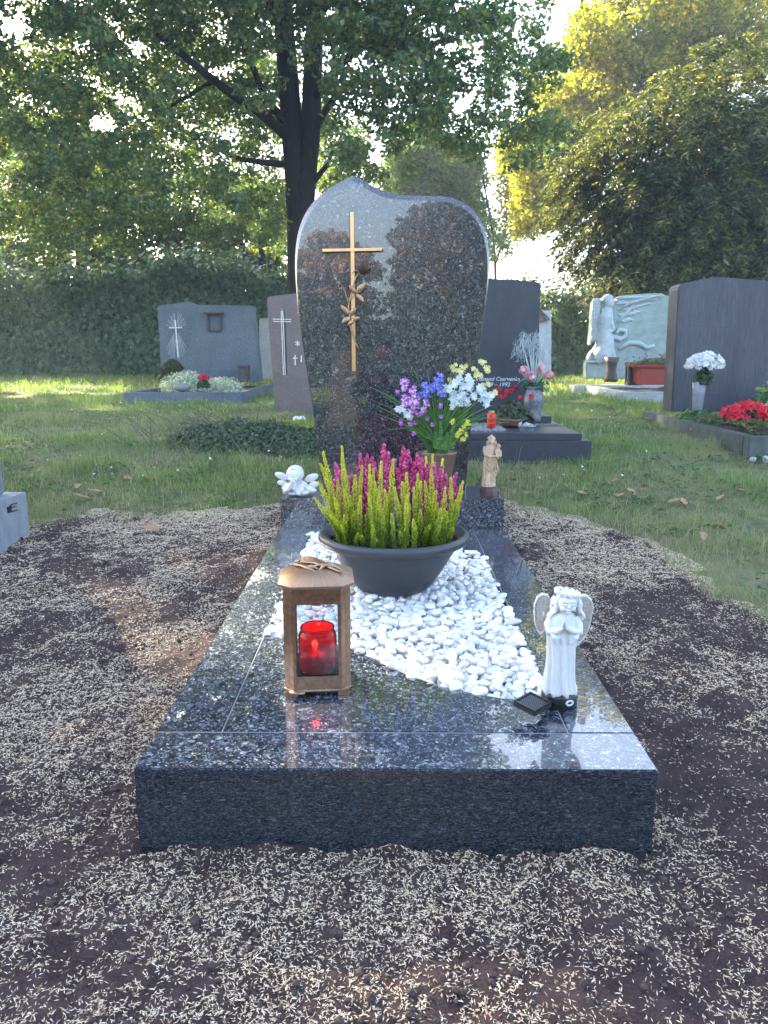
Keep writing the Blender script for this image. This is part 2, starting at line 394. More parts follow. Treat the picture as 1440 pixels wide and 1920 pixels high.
def lawn_part(y0, y1, n, h0, h1, w0, name='lawn_grass'):
    y = y0 + (y1 - y0) * rng.random(n) ** .8; x = (rng.random(n) * 2 - 1) * (y * .56 + .5)
    k = lawn_f(x, y) > .03 - .06 * rng.random(n)
    k &= ~in_slab(x, y, .0)
    for (a, b, c, d) in FOOT: k &= ~((x > a) & (x < b) & (y > c) & (y < d))
    k &= rng.random(n) < np.clip(.25 + 2.2 * (fbm(x * 3, y * 3, s=61) - .28), .15, 1)
    x, y = x[k], y[k]; m = len(x)
    h = (h0 + (h1 - h0) * rng.random(m) ** 2) * (.35 + 2.4 * np.clip(fbm(x * 3.2, y * 3.2, s=62) - .25, 0, 1) ** 1.5 * 1.6)
    return x, y, h, np.full(m, w0) * (.7 + .6 * rng.random(m))
# ground plans of the graves (x0, x1, y0, y1): no grass grows there
FOOT = [(.27, 1.107, 4.2, 5.3), (-2.66, -1.47, 7.75, 10.1), (2.0, 4.3, 4.26, 6.1), (-2.1, -1.45, 2.78, 3.02), (2.6, 4.9, 7.8, 10.3), (1.46, 2, 2.9, 3.2)]
Vs, F4, F3, T, n0 = [], [], [], [], 0
for a in ((2.0, 5.0, 150000, .02, .075, .0022), (4.8, 8.5, 130000, .025, .08, .0042), (8.2, 17, 110000, .03, .10, .009)):
    V, f4, f3, tt = blades(*lawn_part(*a)); Vs.append(V); F4.append(f4 + n0); F3.append(f3 + n0); T.append(tt); n0 += len(V)
tag(npmesh('lawn_grass', np.concatenate(Vs), [np.concatenate(F4), np.concatenate(F3)], gm, attr={'t': np.concatenate(T)}), kind='stuff')
# dry straw-coloured blades, thick along the border of the sown soil
dm = leafmat('dry_grass', [(0, (.20, .16, .09)), (.5, (.34, .29, .19)), (1, (.50, .45, .33))], trans=.25, rough=.6, tcol=(1.1, 1.0, .7))
n = 110000; y = 1.9 + 5.5 * rng.random(n) ** 1.7; x = (rng.random(n) * 2 - 1) * (y * .56 + .5); lf = lawn_f(x, y)
k = (lf > -.07) & ~in_slab(x, y) & (rng.random(n) < np.clip(1.3 - lf * .45, .12, 1) * np.clip((fbm(x * 3, y * 3, s=71) - .40) * 7, .04, 1))
for (a, b, c, d) in FOOT: k &= ~((x > a) & (x < b) & (y > c) & (y < d))
x, y = x[k], y[k]; V, f4, f3, tt = blades(x, y, .015 + .06 * rng.random(len(x)) ** 1.5, np.full(len(x), .002), lean=1.1)
tag(npmesh('dry_grass', V, [f4, f3], dm), kind='stuff')
# long dry stalks at the border
n = 420; x = (rng.random(n) * 2 - 1) * 2.3; y = np.interp(x, _bx, _by) + .05 + 1.0 * rng.random(n)
k = (lawn_f(x, y) > .02) & ~in_slab(x, y, .03)
for (a, b, c, d) in FOOT: k &= ~((x > a) & (x < b) & (y > c) & (y < d))
x, y = x[k], y[k]; V, f4, f3, tt = blades(x, y, .09 + .11 * rng.random(len(x)), np.full(len(x), .0016), lean=.55)
tag(npmesh('grass_stalks', V, [f4, f3], dm), kind='stuff')
# clover and daisies: tiny pale specks on the lawn
n = 420; y = 3.6 + 6 * rng.random(n); x = (rng.random(n) * 2 - 1) * (y * .55); k = (lawn_f(x, y) > .1) & (rng.random(n) < np.clip((fbm(x * 1.3, y * 1.3, s=81) - .42) * 6, 0, 1)); 
for (a, b, c, d) in FOOT: k &= ~((x > a) & (x < b) & (y > c) & (y < d))
x, y = x[k], y[k]; z = ground_z(x, y) + .05 + .02 * rng.random(len(x))
V, Fc = leaves(np.stack([x, y, z], 1), np.array([[0, -.4, 1.]]) + rng.normal(size=(len(x), 3)) * .4, .009 + .009 * rng.random(len(x)), asp=.9)
tag(npmesh('daisies', V, Fc, leafmat('daisy_white', [(0, (.6, .62, .55)), (1, (.8, .8, .8))], trans=.2)), kind='stuff')
# broad-leaved weeds near the soil border
n = 7000; x = (rng.random(n) * 2 - 1) * 2.4; y = 2.2 + 2.6 * rng.random(n); k = (lawn_f(x, y) > .05) & (fbm(x * 5, y * 5, s=91) > .54)
for (a, b, c, d) in FOOT: k &= ~((x > a) & (x < b) & (y > c) & (y < d))
k &= ~in_slab(x, y, .03); x, y = x[k], y[k]; z = ground_z(x, y) + .012 + .02 * rng.random(len(x))
V, Fc = leaves(np.stack([x, y, z], 1), np.array([[0, 0, 1.]]) + rng.normal(size=(len(x), 3)) * .35, .02 + .02 * rng.random(len(x)), asp=.55)
tag(npmesh('clover', V, Fc, leafmat('clover_leaf', [(0, (.03, .09, .03)), (1, (.08, .17, .05))], trans=.3)), kind='stuff')
# fallen leaves, one by one
fl_m = leafmat('fallen_leaf', [(0, (.30, .13, .06)), (.5, (.42, .23, .13)), (1, (.52, .36, .24))], trans=.2, rough=.6)
def curled_leaf(L):
    mb = MB(); pts = [(-.5, 0), (-.3, .22), (-.05, .26), (.1, .16), (.28, .2), (.5, 0), (.28, -.2), (.1, -.16), (-.05, -.26), (-.3, -.22)]
    top = [(x_ * L, y_ * L, L * (.35 * abs(y_) + .25 * x_ * x_)) for x_, y_ in pts]
    n_ = len(pts); mb.add([(0, 0, 0)] + top + [(0, 0, -.0006)] + [(a_, b_, c_ - .0006) for a_, b_, c_ in top], [(0, i + 1, (i + 1) % n_ + 1) for i in range(n_)] + [(n_ + 1, n_ + 2 + (i + 1) % n_, n_ + 2 + i) for i in range(n_)] + [(i + 1, n_ + 2 + i, n_ + 2 + (i + 1) % n_, (i + 1) % n_ + 1) for i in range(n_)])
    return mb
lf0 = curled_leaf(1.0).build('fallen_leaf', fl_m); first = True
spots = [(146, 918, .06), (240, 900, .05), (278, 905, .06), (155, 938, .075), (178, 930, .07), (76, 884, .05), (1183, 933, .07), (1237, 966, .075), (1262, 955, .06), (1280, 955, .07), (1208, 918, .06), (1350, 940, .08), (1418, 980, .06), (1430, 1000, .06), (1318, 1012, .06), (1343, 995, .07), (1152, 905, .05), (1090, 930, .06), (1130, 862, .06), (1106, 870, .05), (1213, 788, .07), (1142, 770, .08), (1180, 765, .08), (986, 925, .05), (445, 905, .05), (60, 865, .05), (415, 780, .06), (1390, 925, .06), (1060, 915, .05), (1160, 935, .05), (283, 997, .085), (1140, 716, .1), (1050, 700, .1), (1072, 705, .09)]
for k_, (px, py, L) in enumerate(spots):
    z = .25
    for _ in range(6): p = Pz(px, py, z); z = float(ground_z(p[0], p[1])) + .012
    if in_slab(p[0], p[1]) or any(a < p[0] < b and c < p[1] < d for a, b, c, d in FOOT): continue
    o = lf0 if first else lf0.copy()
    if not first: COL.objects.link(o)
    first = False
    o.location = (p[0], p[1], z + .012); o.scale = (L, L, L); o.rotation_euler = (random.uniform(-.5, .5), random.uniform(-.4, .4), random.uniform(0, 6.3))
    FX.append((px, py, o))
ORD = 'first second third fourth fifth sixth seventh eighth ninth tenth eleventh twelfth thirteenth fourteenth fifteenth sixteenth seventeenth eighteenth nineteenth twentieth twenty-first twenty-second twenty-third twenty-fourth twenty-fifth'.split()
for side, lst in (('left', sorted([q_ for q_ in FX if q_[0] < 700], key=lambda q_: q_[0])), ('right', sorted([q_ for q_ in FX if q_[0] >= 700], key=lambda q_: q_[0]))):
    for k_, (px, py, o) in enumerate(lst):
        tag(o, 'curled brown fallen leaf, %s from the left among those %s of the grave' % (ORD[k_], side), 'leaf', group='fallen leaves ' + side + ' of the grave')

# ------------------------------------------------------------------ the grave: frame and plates
XC = .011; ZT = .16; xl, xr = XC - .45, XC + .45
gr_top = granite('blue_grey_granite', (1, 1, 1), cell=132, lift=1.75, blue=.86)
gr_front = granite('granite_front_shaded', (1, 1, 3.2), cell=165, rough=.10, lift=.72, spec=.35, coat=.5, blue=.85)  # streaked finer grain; the front face's shade is put into darker flakes
gr_stone = granite('granite_headstone', (1, 1, 1), cell=122, lift=1.05, cior=1.72, blue=.72)
fr = empty('grave_surround', (XC, 1.2018, 0), label='low polished blue-grey granite grave frame with corner plate, in front of the tall headstone', cat='grave surround')
def sub(pts, off): return [(x - off[0], y - off[1], z - off[2]) for x, y, z in pts]
def bxp(name, par, x0, x1, y0, y1, z0, z1, m, bev=.0022):
    l = par.location; return MB().box(x0 - l[0], x1 - l[0], y0 - l[1], y1 - l[1], z0 - l[2], z1 - l[2]).build(name, m, par, bevel=bev)
YS = 1.332; g_ = .0012
fk = bxp('front_kerb', fr, xl, xr, 1.2018, YS - g_, -.08, ZT, gr_top)
fk.data.materials.append(gr_front)
for p_ in fk.data.polygons:
    if p_.normal.y < -.9: p_.material_index = 1
sl, sr = XC - .326, XC + .326
for a, b in ((xl, sl - g_), (sr + g_, xr)): bxp('side_kerb', fr, a, b, YS + g_, 3.035, -.08, ZT, gr_top)
bxp('joint_bed', fr, xl + .02, xr - .02, 1.25, 3.03, -.06, ZT - .035, plain('joint_mortar', (.02, .02, .022), .9))
def plate(pix, name):
    pts = [Pz(px, py, ZT) for px, py in pix]
    return pts
# front plate with the curved inner edge
curve = [(490, 1193), (515, 1194), (540, 1194), (600, 1200), (640, 1209), (665, 1218), (700, 1234), (735, 1252), (775, 1269), (820, 1283), (865, 1295), (905, 1303), (945, 1309), (985, 1313), (1040, 1316)]
cp = [Pz(px, py, ZT) for px, py in curve]
cp[0][0] = sl + g_; cp[-1][0] = sr - g_
poly = [(sl + g_, YS + g_, ZT), (sr - g_, YS + g_, ZT)] + [tuple(p) for p in cp[::-1]]
def slab(poly, th, name, m, par, bev=.002):
    mb = MB(); l = par.location; n_ = len(poly); top = [(x - l[0], y - l[1], z - l[2]) for x, y, z in poly]; bot = [(x, y, z - th) for x, y, z in top]
    mb.add(top + bot, [tuple(range(n_)), tuple(range(2 * n_ - 1, n_ - 1, -1))] + [(i, i + n_, (i + 1) % n_ + n_, (i + 1) % n_) for i in range(n_)])
    return mb.build(name, m, par, bevel=bev)
slab(poly, .03, 'cover_plate', gr_top, fr)
rc = [(575, 998), (600, 1000), (680, 1004), (760, 1012), (830, 1024), (880, 1036), (925, 1046)]
rp = [Pz(px, py, ZT) for px, py in rc]; rp[0][0] = sl + g_; rp[-1][0] = sr - g_
slab([tuple(p) for p in rp] + [(sr - g_, 3.035, ZT), (sl + g_, 3.035, ZT)], .03, 'cover_plate', gr_top, fr)
jm = plain('joint_sealant', (.20, .22, .25), .5)
def joint(x0, x1, y0, y1): MB().box(x0 - XC, x1 - XC, y0 - 1.2018, y1 - 1.2018, ZT - .012, ZT - .0007).build('joint', jm, fr)
joint(xl + .003, xr - .003, YS - .0011, YS + .0011)
for x_ in (sl, sr): joint(x_ - .0011, x_ + .0011, YS + .0014, 3.033)
# ------------------------------------------------------------------ white gravel
def front_y(x): return np.interp(x, [p[0] for p in cp], [p[1] for p in cp])
def rear_y(x): return np.interp(x, [p[0] for p in rp], [p[1] for p in rp])
GV, GF, n0 = [], [], 0
gxs, gys, gzs, grs = [], [], [], []
def gravel_layer(z, rr, dmin, n, jit):
    pts = []; cell = {}
    for _ in range(n):
        x = sl + .006 + (sr - sl - .012) * rng.random(); y = 1.36 + 1.65 * rng.random()
        if y < front_y(x) + .006 or y > rear_y(x) - .006: continue
        c = (int(x / dmin), int(y / dmin)); ok = True
        for a in (-1, 0, 1):
            for b in (-1, 0, 1):
                for q_ in cell.get((c[0] + a, c[1] + b), ()):
                    if (q_[0] - x) ** 2 + (q_[1] - y) ** 2 < dmin * dmin: ok = False
        if ok: cell.setdefault(c, []).append((x, y)); pts.append((x, y, z + jit * rng.random()))
    return np.array(pts), rr
lays = [gravel_layer(.134, .014, .0165, 16000, .004), gravel_layer(.146, .0135, .0185, 16000, .007), gravel_layer(.158, .0130, .0275, 12000, .007)]
for pts, rr in lays:
    N = len(pts); edge = np.clip((sr - pts[:, 0]) / .02, 0, 1)
    sz = rr * (.55 + .80 * rng.random(N) ** 1.3)[:, None] * np.stack([np.ones(N) * 1.18, .75 + .30 * rng.random(N), .55 + .2 * rng.random(N)], 1)
    U = IV3[None] * np.ones((N, 1, 1)); ph = rng.random((N, 1, 3)) * 20
    # rounded angular pebbles: a few flattened facets
    d = 1 + .10 * np.sin(U[..., 0:1] * 3 + ph[..., 0:1]) + .08 * np.sin(U[..., 1:2] * 4 + ph[..., 1:2]) + .07 * np.sin(U[..., 2:3] * 4 + ph[..., 2:3])
    for _ in range(8):
        pd = rnd_dir(N)[:, None, :]; dt = np.sum(U * pd, -1, keepdims=True); d = np.minimum(d, np.where(dt > .3, (.74 + .12 * rng.random((N, 1, 1))) / np.maximum(dt, .3), 9) * .35 + d * .65)
    U = U * d * sz[:, None, :]
    ang = rng.random(N) * 6.283; tl = rng.normal(size=N) * .42; ca, sa, ct, st = np.cos(ang), np.sin(ang), np.cos(tl), np.sin(tl)
    x, y, z = U[..., 0], U[..., 1], U[..., 2]
    x, z = x * ct[:, None] - z * st[:, None], x * st[:, None] + z * ct[:, None]
    x, y = x * ca[:, None] - y * sa[:, None], x * sa[:, None] + y * ca[:, None]
    V = np.stack([x, y, z], -1) + pts[:, None, :]
    V = V.reshape(-1, 3); Fc = (IF3[None] + (np.arange(N) * len(IV3))[:, None, None]).reshape(-1, 3)
    GV.append(V); GF.append(Fc + n0); n0 += len(V)
t = NT('white_marble_pebble'); gg = t.n('NewGeometry'); c = t.ramp(gg.outputs['Random Per Island'], [(0, (.52, .51, .50)), (.12, (.66, .65, .63)), (.5, (.78, .765, .73)), (1, (.86, .84, .80))])
c = t.mix(t.ramp(t.noise(t.coord(), 120, 4), [(.5, (0, 0, 0)), (.75, (.35, .35, .35))]), c, (.45, .47, .50)); t.l(c, t.p.inputs['Base Color'])
t.set(Roughness=.38, Specular_IOR_Level=.45, Subsurface_Weight=.12, Subsurface_Scale=.01)
tag(npmesh('white_gravel', np.concatenate(GV), np.concatenate(GF), t.m, smooth=True), kind='stuff')

# ------------------------------------------------------------------ socle and headstone
ZS = .281; YF = 3.19
so = MB().box(-.45, .45, 0, .30, -.22, 0).build('plinth_block', gr_top, bevel=.003); so.location = (XC, 3.037, ZS)
tag(so, 'long polished granite plinth block under the tall curved headstone', 'plinth')
out = [(605, 922), (597, 850), (586, 765), (573, 685), (561, 605), (554, 535), (552, 490), (554, 455), (560, 425), (571, 398), (586, 376), (605, 358), (628, 343), (647, 333), (662, 326), (677, 332), (697, 345), (722, 356), (750, 362), (780, 364), (810, 364), (838, 366), (862, 373), (883, 386), (899, 405), (911, 430), (917, 458), (919, 490), (916, 535), (909, 585), (902, 635), (895, 690), (887, 765), (879, 850), (873, 922)]
LEAN = .012
hp = []
for px, py in out:
    p = P(px, py, YF); hp.append([p[0], p[1] + LEAN * (p[2] - ZS), max(p[2], ZS + .001)])
hp[0][2] = hp[-1][2] = ZS + .001
# smooth the outline (keep the tip sharp)
tip = 14
def cr(pts):
    o = []
    for i in range(len(pts) - 1):
        p0, p1, p2, p3 = [np.array(pts[min(max(j, 0), len(pts) - 1)]) for j in (i - 1, i, i + 1, i + 2)]
        for u in (0, .25, .5, .75): o.append(.5 * ((2 * p1) + (-p0 + p2) * u + (2 * p0 - 5 * p1 + 4 * p2 - p3) * u * u + (-p0 + 3 * p1 - 3 * p2 + p3) * u ** 3))
    o.append(np.array(pts[-1])); return o
op = cr(hp[:tip + 1])[:-1] + cr(hp[tip:])
hs = empty('headstone', (XC, YF, ZS), label='tall polished blue-grey granite headstone with pointed curved top and bronze rose cross', cat='headstone')
op = [tuple(p - np.array([XC, YF, ZS])) for p in op][::-1]
# wide chamfer along the top edge, narrow at the foot
def headstone_mesh():
    mb = MB(); n_ = len(op); cx, cz = 0.0, .6; ins = []
    for i, p in enumerate(op):
        a, b = np.array(op[i - 1]), np.array(op[(i + 1) % n_])
        e1 = np.array(p) - a; e2 = b - np.array(p); e1 /= np.linalg.norm(e1) + 1e-9; e2 /= np.linalg.norm(e2) + 1e-9
        nn = np.array([e1[2] + e2[2], 0, -(e1[0] + e2[0])]); nn /= np.linalg.norm(nn) + 1e-9
        if np.dot(nn, np.array([cx, 0, cz]) - np.array(p)) < 0: nn = -nn
        k_ = float(np.clip((p[2] - .75) / .45, 0, 1)); c_ = .003 + .021 * k_ ** 1.3
        if i in (0, n_ - 1): nn = np.array([-np.sign(p[0]), 0, 0])
        q = np.array(p) + nn * c_; ins.append(q)
    dchf = [(.003 + .016 * float(np.clip((p[2] - .75) / .45, 0, 1))) for p in op]
    rings = [ins, [np.array(p) + np.array([0, d, 0]) for p, d in zip(op, dchf)], [np.array(p) + np.array([0, .125, 0]) for p in op], [q + np.array([0, .13, 0]) for q in ins]]
    return mb.loft([[tuple(q) for q in r_] for r_ in rings])
o = headstone_mesh().build('stone_body', gr_stone, hs)
# ------------------------------------------------------------------ bronze cross with rose
brass = plain('polished_brass', (.80, .50, .25), .32, 1.0, .06)
bronze_dk = plain('dark_cast_bronze', (.13, .075, .05), .38, .85, .3, 60)
bronze = plain('brushed_bronze', (.42, .27, .17), .36, .9, .25, 60)
OFF = .016
def Hs(px, py, d=OFF): 
    p = P(px, py, YF - d); return (p[0] - XC, p[1] - YF + LEAN * (p[2] - ZS), p[2] - ZS)
cross = MB()
def bar(a, b, w_, d0, d1, mb, ends=((0, 0), (0, 0))):
    (ax, ay), (bx, by) = a, b; L = math.hypot(bx - ax, by - ay); nx_, ny_ = -(by - ay) / L * w_ / 2, (bx - ax) / L * w_ / 2
    c = [(ax + nx_ + ends[0][0], ay + ny_ + ends[0][1]), (bx + nx_ + ends[1][0], by + ny_ + ends[1][1]), (bx - nx_, by - ny_), (ax - nx_, ay - ny_)]
    mb.loft([[Hs(x, y, d0) for x, y in c], [Hs(x, y, d1) for x, y in c]])
bar((659.5, 396.5), (663.5, 696), 7, .018, .008, cross); cross.build('cross', brass, hs, bevel=.0006)
c2 = MB(); bar((604, 468.5), (718, 466.5), 5.5, .0195, .0083, c2, ((0, 0), (-3, 0))); c2.build('cross', brass, hs, bevel=.0006)
c3 = MB(); bar((657.5, 396), (661, 696.5), 6, .0075, .0025, c3); bar((604, 471), (717, 469), 5, .0072, .0023, c3, ((0, 0), (3, 0))); c3.build('cross_shadow_rim', bronze_dk, hs)
def z4(x, y): return (590 + x / 5.647, 380 + y / 5.647)
rose = empty('rose_ornament'); rose.parent = hs
st = MB()
def stem(pts, r0, r1, d=.024):
    st.tube([Hs(*z4(x, y), d) for x, y in pts], [r0 + (r1 - r0) * i / (len(pts) - 1) for i in range(len(pts))], 8)
stem([(470, 1560), (440, 1500), (410, 1430), (385, 1350), (372, 1300), (368, 1200), (355, 1100), (375, 1010), (400, 930), (410, 860), (435, 790), (465, 740)], .0022, .0032)
stem([(430, 1440), (400, 1370), (415, 1290), (410, 1220)], .0018, .0015, .026)
stem([(360, 1090), (345, 1020), (320, 940), (290, 890)], .002, .0016)
stem([(355, 1060), (390, 1010), (430, 965)], .0018, .0016, .026)
stem([(400, 740), (420, 712), (450, 715), (470, 740), (495, 800)], .0016, .0014, .028)
st.build('stem', bronze, rose, smooth=True)
def ornleaf(c, tip_, wd, d=.027):
    mb = MB(); cx, cy = c; tx, ty = tip_; L = math.hypot(tx - cx, ty - cy); ux, uy = (tx - cx) / L, (ty - cy) / L; vx, vy = -uy, ux
    prof = [(0, .0), (.15, .55), (.4, 1), (.65, .85), (.88, .35), (1, 0)]; rows = []
    for s_, w_ in prof:
        row = []
        for k_ in (-1, -.5, 0, .5, 1):
            x = cx + ux * L * s_ + vx * wd * w_ * k_ * .5; y = cy + uy * L * s_ + vy * wd * w_ * k_ * .5
            row.append(Hs(*z4(x, y), d + .004 * (1 - abs(k_)) * w_ - (.0015 if k_ == 0 else 0) + .003 * s_))
        rows.append(row)
    bk = [[(x, y + .0015, z) for x, y, z in r_] for r_ in rows]
    V = [p for r_ in rows for p in r_] + [p for r_ in bk for p in r_]; n_ = len(prof); Fs = []
    for i in range(n_ - 1):
        for k_ in range(4):
            a = i * 5 + k_; Fs.append((a, a + 1, a + 6, a + 5)); a += n_ * 5; Fs.append((a, a + 5, a + 6, a + 1))
    for i in range(n_ - 1):
        for k_ in (0, 4): a = i * 5 + k_; Fs.append((a, a + 5, a + 5 + n_ * 5, a + n_ * 5))
    mb.add(V, Fs); return mb.build('leaf', bronze, rose, smooth=True)
for c, tp, wd in (((435, 960), (545, 840), 75), ((432, 960), (362, 868), 62), ((440, 962), (520, 1050), 62), ((355, 1185), (275, 1080), 62), ((372, 1200), (438, 1108), 58), ((370, 1210), (284, 1275), 62), ((405, 1245), (482, 1210), 48), ((405, 1245), (345, 1300), 45)): ornleaf(c, tp, wd)
def petal_ball(cx, cy, r, n_, name, squash=1.0):
    mb = MB()
    for ring, (cnt, rad, sz, dep) in enumerate(((5, .62, .46, .020), (4, .40, .38, .026), (3, .20, .26, .031), (1, 0, .16, .035))):
        for k_ in range(cnt):
            a = 2 * math.pi * k_ / cnt + ring * .7; c = Vector(Hs(*z4(cx + r * rad * math.cos(a), cy + r * rad * math.sin(a) * squash), dep)); px_ = 3.19 / 1442 / 5.647
            mb.ell(c, (r * sz * .30 * px_, r * sz * .30 * px_, r * sz * 1.0 * px_), 12, 8, Matrix.Rotation(a + (0 if cnt > 1 else .5), 4, 'Y').to_euler())
            mb.ell(c + Vector((0, .004, 0)), (r * sz * .62 * px_, .006, r * sz * .8 * px_), 12, 8, Matrix.Rotation(a, 4, 'Y').to_euler())
    return mb.build(name, bronze_dk, rose, smooth=True)
    for k_ in range(n_):
        f_ = k_ / n_; a0 = k_ * 2.4; rr = r * (1 - .75 * f_); row = []
        for u in np.linspace(-1, 1, 8):
            a = a0 + u * 1.15; e_ = .55 + .45 * math.cos(u * 1.5)
            for v in (0, 1, 2):
                rad = rr * (.45 + .33 * v) * (.75 + .25 * e_); row.append(Hs(*z4(cx + rad * math.cos(a), cy + rad * math.sin(a) * squash), .020 + .012 * f_ + .004 * v * (.3 + f_) - (.003 if v == 2 else 0) * (1 - f_)))
        Fs = [(i * 3 + v, i * 3 + v + 1, i * 3 + 4 + v, i * 3 + 3 + v) for i in range(7) for v in (0, 1)]
        mb.add(row, Fs)
    mb.ell(Hs(*z4(cx, cy), .022), (r * .00035, .008, r * .00035), 10, 8)
    o = mb.build(name, bronze_dk, rose, smooth=True); so_ = o.modifiers.new('s', 'SOLIDIFY'); so_.thickness = .0012; return o
petal_ball(512, 680, 88, 11, 'blossom', .85)
mb = MB(); mb.ell(Hs(*z4(252, 850), .024), (.005, .005, .008), rot=Matrix.Rotation(-.8, 4, 'Y').to_euler()); mb.ell(Hs(*z4(222, 808), .024), (.0035, .004, .0065), rot=Matrix.Rotation(-.5, 4, 'Y').to_euler())
for dx in (-25, 0, 30): mb.tube([Hs(*z4(285, 885), .024), Hs(*z4(285 + dx, 915), .028), Hs(*z4(285 + dx * 1.6, 935 - abs(dx)), .026)], [.0016, .0014, .0004], 6)
mb.build('bud', bronze, rose, smooth=True)
# ------------------------------------------------------------------ grey plant bowl
BY, BX, BZ = 2.225, .013, .166
pl_m = plain('grey_plastic', (.040, .044, .054), .42, 0, .10, 30, .05)
bowl = empty('plant_bowl', (BX, BY, BZ), label='wide round dark grey plastic bowl planted with heather, on the white gravel', cat='plant bowl')
prof = [(.0, .0), (.094, .0), (.104, .004), (.114, .015), (.134, .042), (.157, .078), (.174, .108), (.184, .128), (.188, .137), (.206, .140), (.218, .147), (.2235, .157), (.2225, .166), (.217, .172), (.209, .173), (.200, .168), (.190, .158), (.186, .14)]
pf = []
for i in range(len(prof) - 1):
    a, b = prof[i], prof[i + 1]
    k_ = 5 if 3 <= i < 8 else 1
    for j in range(k_):
        u = j / k_; pf.append((a[0] + (b[0] - a[0]) * u + (.0009 if (3 <= i < 8 and j % 2) else 0), a[1] + (b[1] - a[1]) * u))
pf.append(prof[-1])
mb = MB().lathe(pf[1:], n=96, cap=False)
mb.lathe([(.001, 0), (.094, 0)], n=96, cap=False)
mb.build('shell', pl_m, bowl, smooth=True)
n = 40; V = [(0, 0, .147)]
dg = []
for i in range(1, 13):
    for k_ in range(48):
        r = .189 * i / 12; a = 2 * math.pi * k_ / 48; dg.append((r * math.cos(a), r * math.sin(a)))
dg = np.array(dg); zz = .147 + (fbm(dg[:, 0] * 60 + 9, dg[:, 1] * 60 + 9, s=5) - .5) * .018
V = [(0, 0, .147)] + [(x, y, z) for (x, y), z in zip(dg, zz)]; Fs = [(0, 1 + k_, 1 + (k_ + 1) % 48) for k_ in range(48)]
Fs += [(1 + i * 48 + k_, 1 + (i + 1) * 48 + k_, 1 + (i + 1) * 48 + (k_ + 1) % 48, 1 + i * 48 + (k_ + 1) % 48) for i in range(11) for k_ in range(48)]
potsoil = plain('potting_soil', (.022, .016, .013), .95, var=.6, scale=160, bump=.8)
MB().add(V, Fs).build('soil', potsoil, bowl)
nn = 900; a = rng.random(nn) * 6.28; r = .186 * np.sqrt(rng.random(nn)); 
V, Fc = blobs(np.stack([r * np.cos(a), r * np.sin(a), .149 + .004 * rng.random(nn)], 1), .0015 + .0025 * rng.random((nn, 1)))
npmesh('soil_crumbs', V, Fc, potsoil, bowl)['kind'] = 'stuff'

# ------------------------------------------------------------------ heather
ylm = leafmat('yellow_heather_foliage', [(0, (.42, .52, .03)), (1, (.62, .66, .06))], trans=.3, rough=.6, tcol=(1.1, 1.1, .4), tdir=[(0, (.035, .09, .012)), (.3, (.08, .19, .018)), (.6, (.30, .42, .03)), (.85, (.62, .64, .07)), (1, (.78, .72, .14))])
grm = leafmat('pink_heather_foliage', [(0, (.08, .14, .03)), (1, (.16, .20, .06))], trans=.25)
pkm = leafmat('pink_heather_flower', [(0, (.42, .025, .12)), (.5, (.60, .05, .20)), (.85, (.72, .10, .30)), (1, (.82, .32, .48))], trans=.2, rough=.5, tcol=(1.2, .6, .8))
stemm = plain('woody_stem', (.10, .06, .03), .8)
def path(b, t_, bend, n=9):
    b, t_ = np.array(b), np.array(t_); d = t_ - b; L = np.linalg.norm(d); h = np.array([d[0], d[1], 0])
    return np.array([b + d * u + (-h * .35 + np.array(bend)) * math.sin(u * math.pi) * 1.0 * .5 for u in np.linspace(0, 1, n)])
def interp(pth, u):
    u = np.clip(u, 0, 1) * (len(pth) - 1); i = np.minimum(u.astype(int), len(pth) - 2); f_ = (u - i)[:, None]
    return pth[i] * (1 - f_) + pth[i + 1] * f_, (pth[i + 1] - pth[i]) / np.linalg.norm(pth[i + 1] - pth[i], axis=1, keepdims=True)
def spike(acc, b, t_, r0=.0078, n=150):
    pth = path(b, t_, (rng.normal() * .006, rng.normal() * .006, 0)); L = np.linalg.norm(np.array(t_) - np.array(b)); n = int(n * .72 * L / .13) + 26
    u = np.linspace(.0, 1, n); c, tg = interp(pth, u); ang = np.arange(n) * 2.39996 + rng.random() * 6
    side = np.cross(tg, [0, 1, .01]); side /= np.linalg.norm(side, axis=1, keepdims=True); oth = np.cross(tg, side)
    rad = side * np.cos(ang)[:, None] + oth * np.sin(ang)[:, None]
    rr = (r0 * (.65 + .5 * rng.random()) * np.clip((1 - u) * 5, .22, 1) * (.75 + .5 * rng.random(n)))[:, None]
    tp = rad * 1.1 + tg * .8; C = c + rad * rr * (.45 + .5 * rng.random((n, 1))) + tg * .002
    V, Fc = leaves(C, rad + tg * -.35 + rng.normal(size=(n, 3)) * .15, .0080 * (.7 + .6 * rng.random(n)), asp=.75, fold=.5, tip=tp)
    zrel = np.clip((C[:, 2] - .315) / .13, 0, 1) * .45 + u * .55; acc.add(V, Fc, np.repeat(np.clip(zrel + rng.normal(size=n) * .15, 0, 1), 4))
    mb = MB(); mb.tube(pth[::2], [.0018, .0016, .0014, .001, .0005], 5); acc.add(np.array(mb.v), np.array([f for f in mb.f if len(f) == 4]), .1)
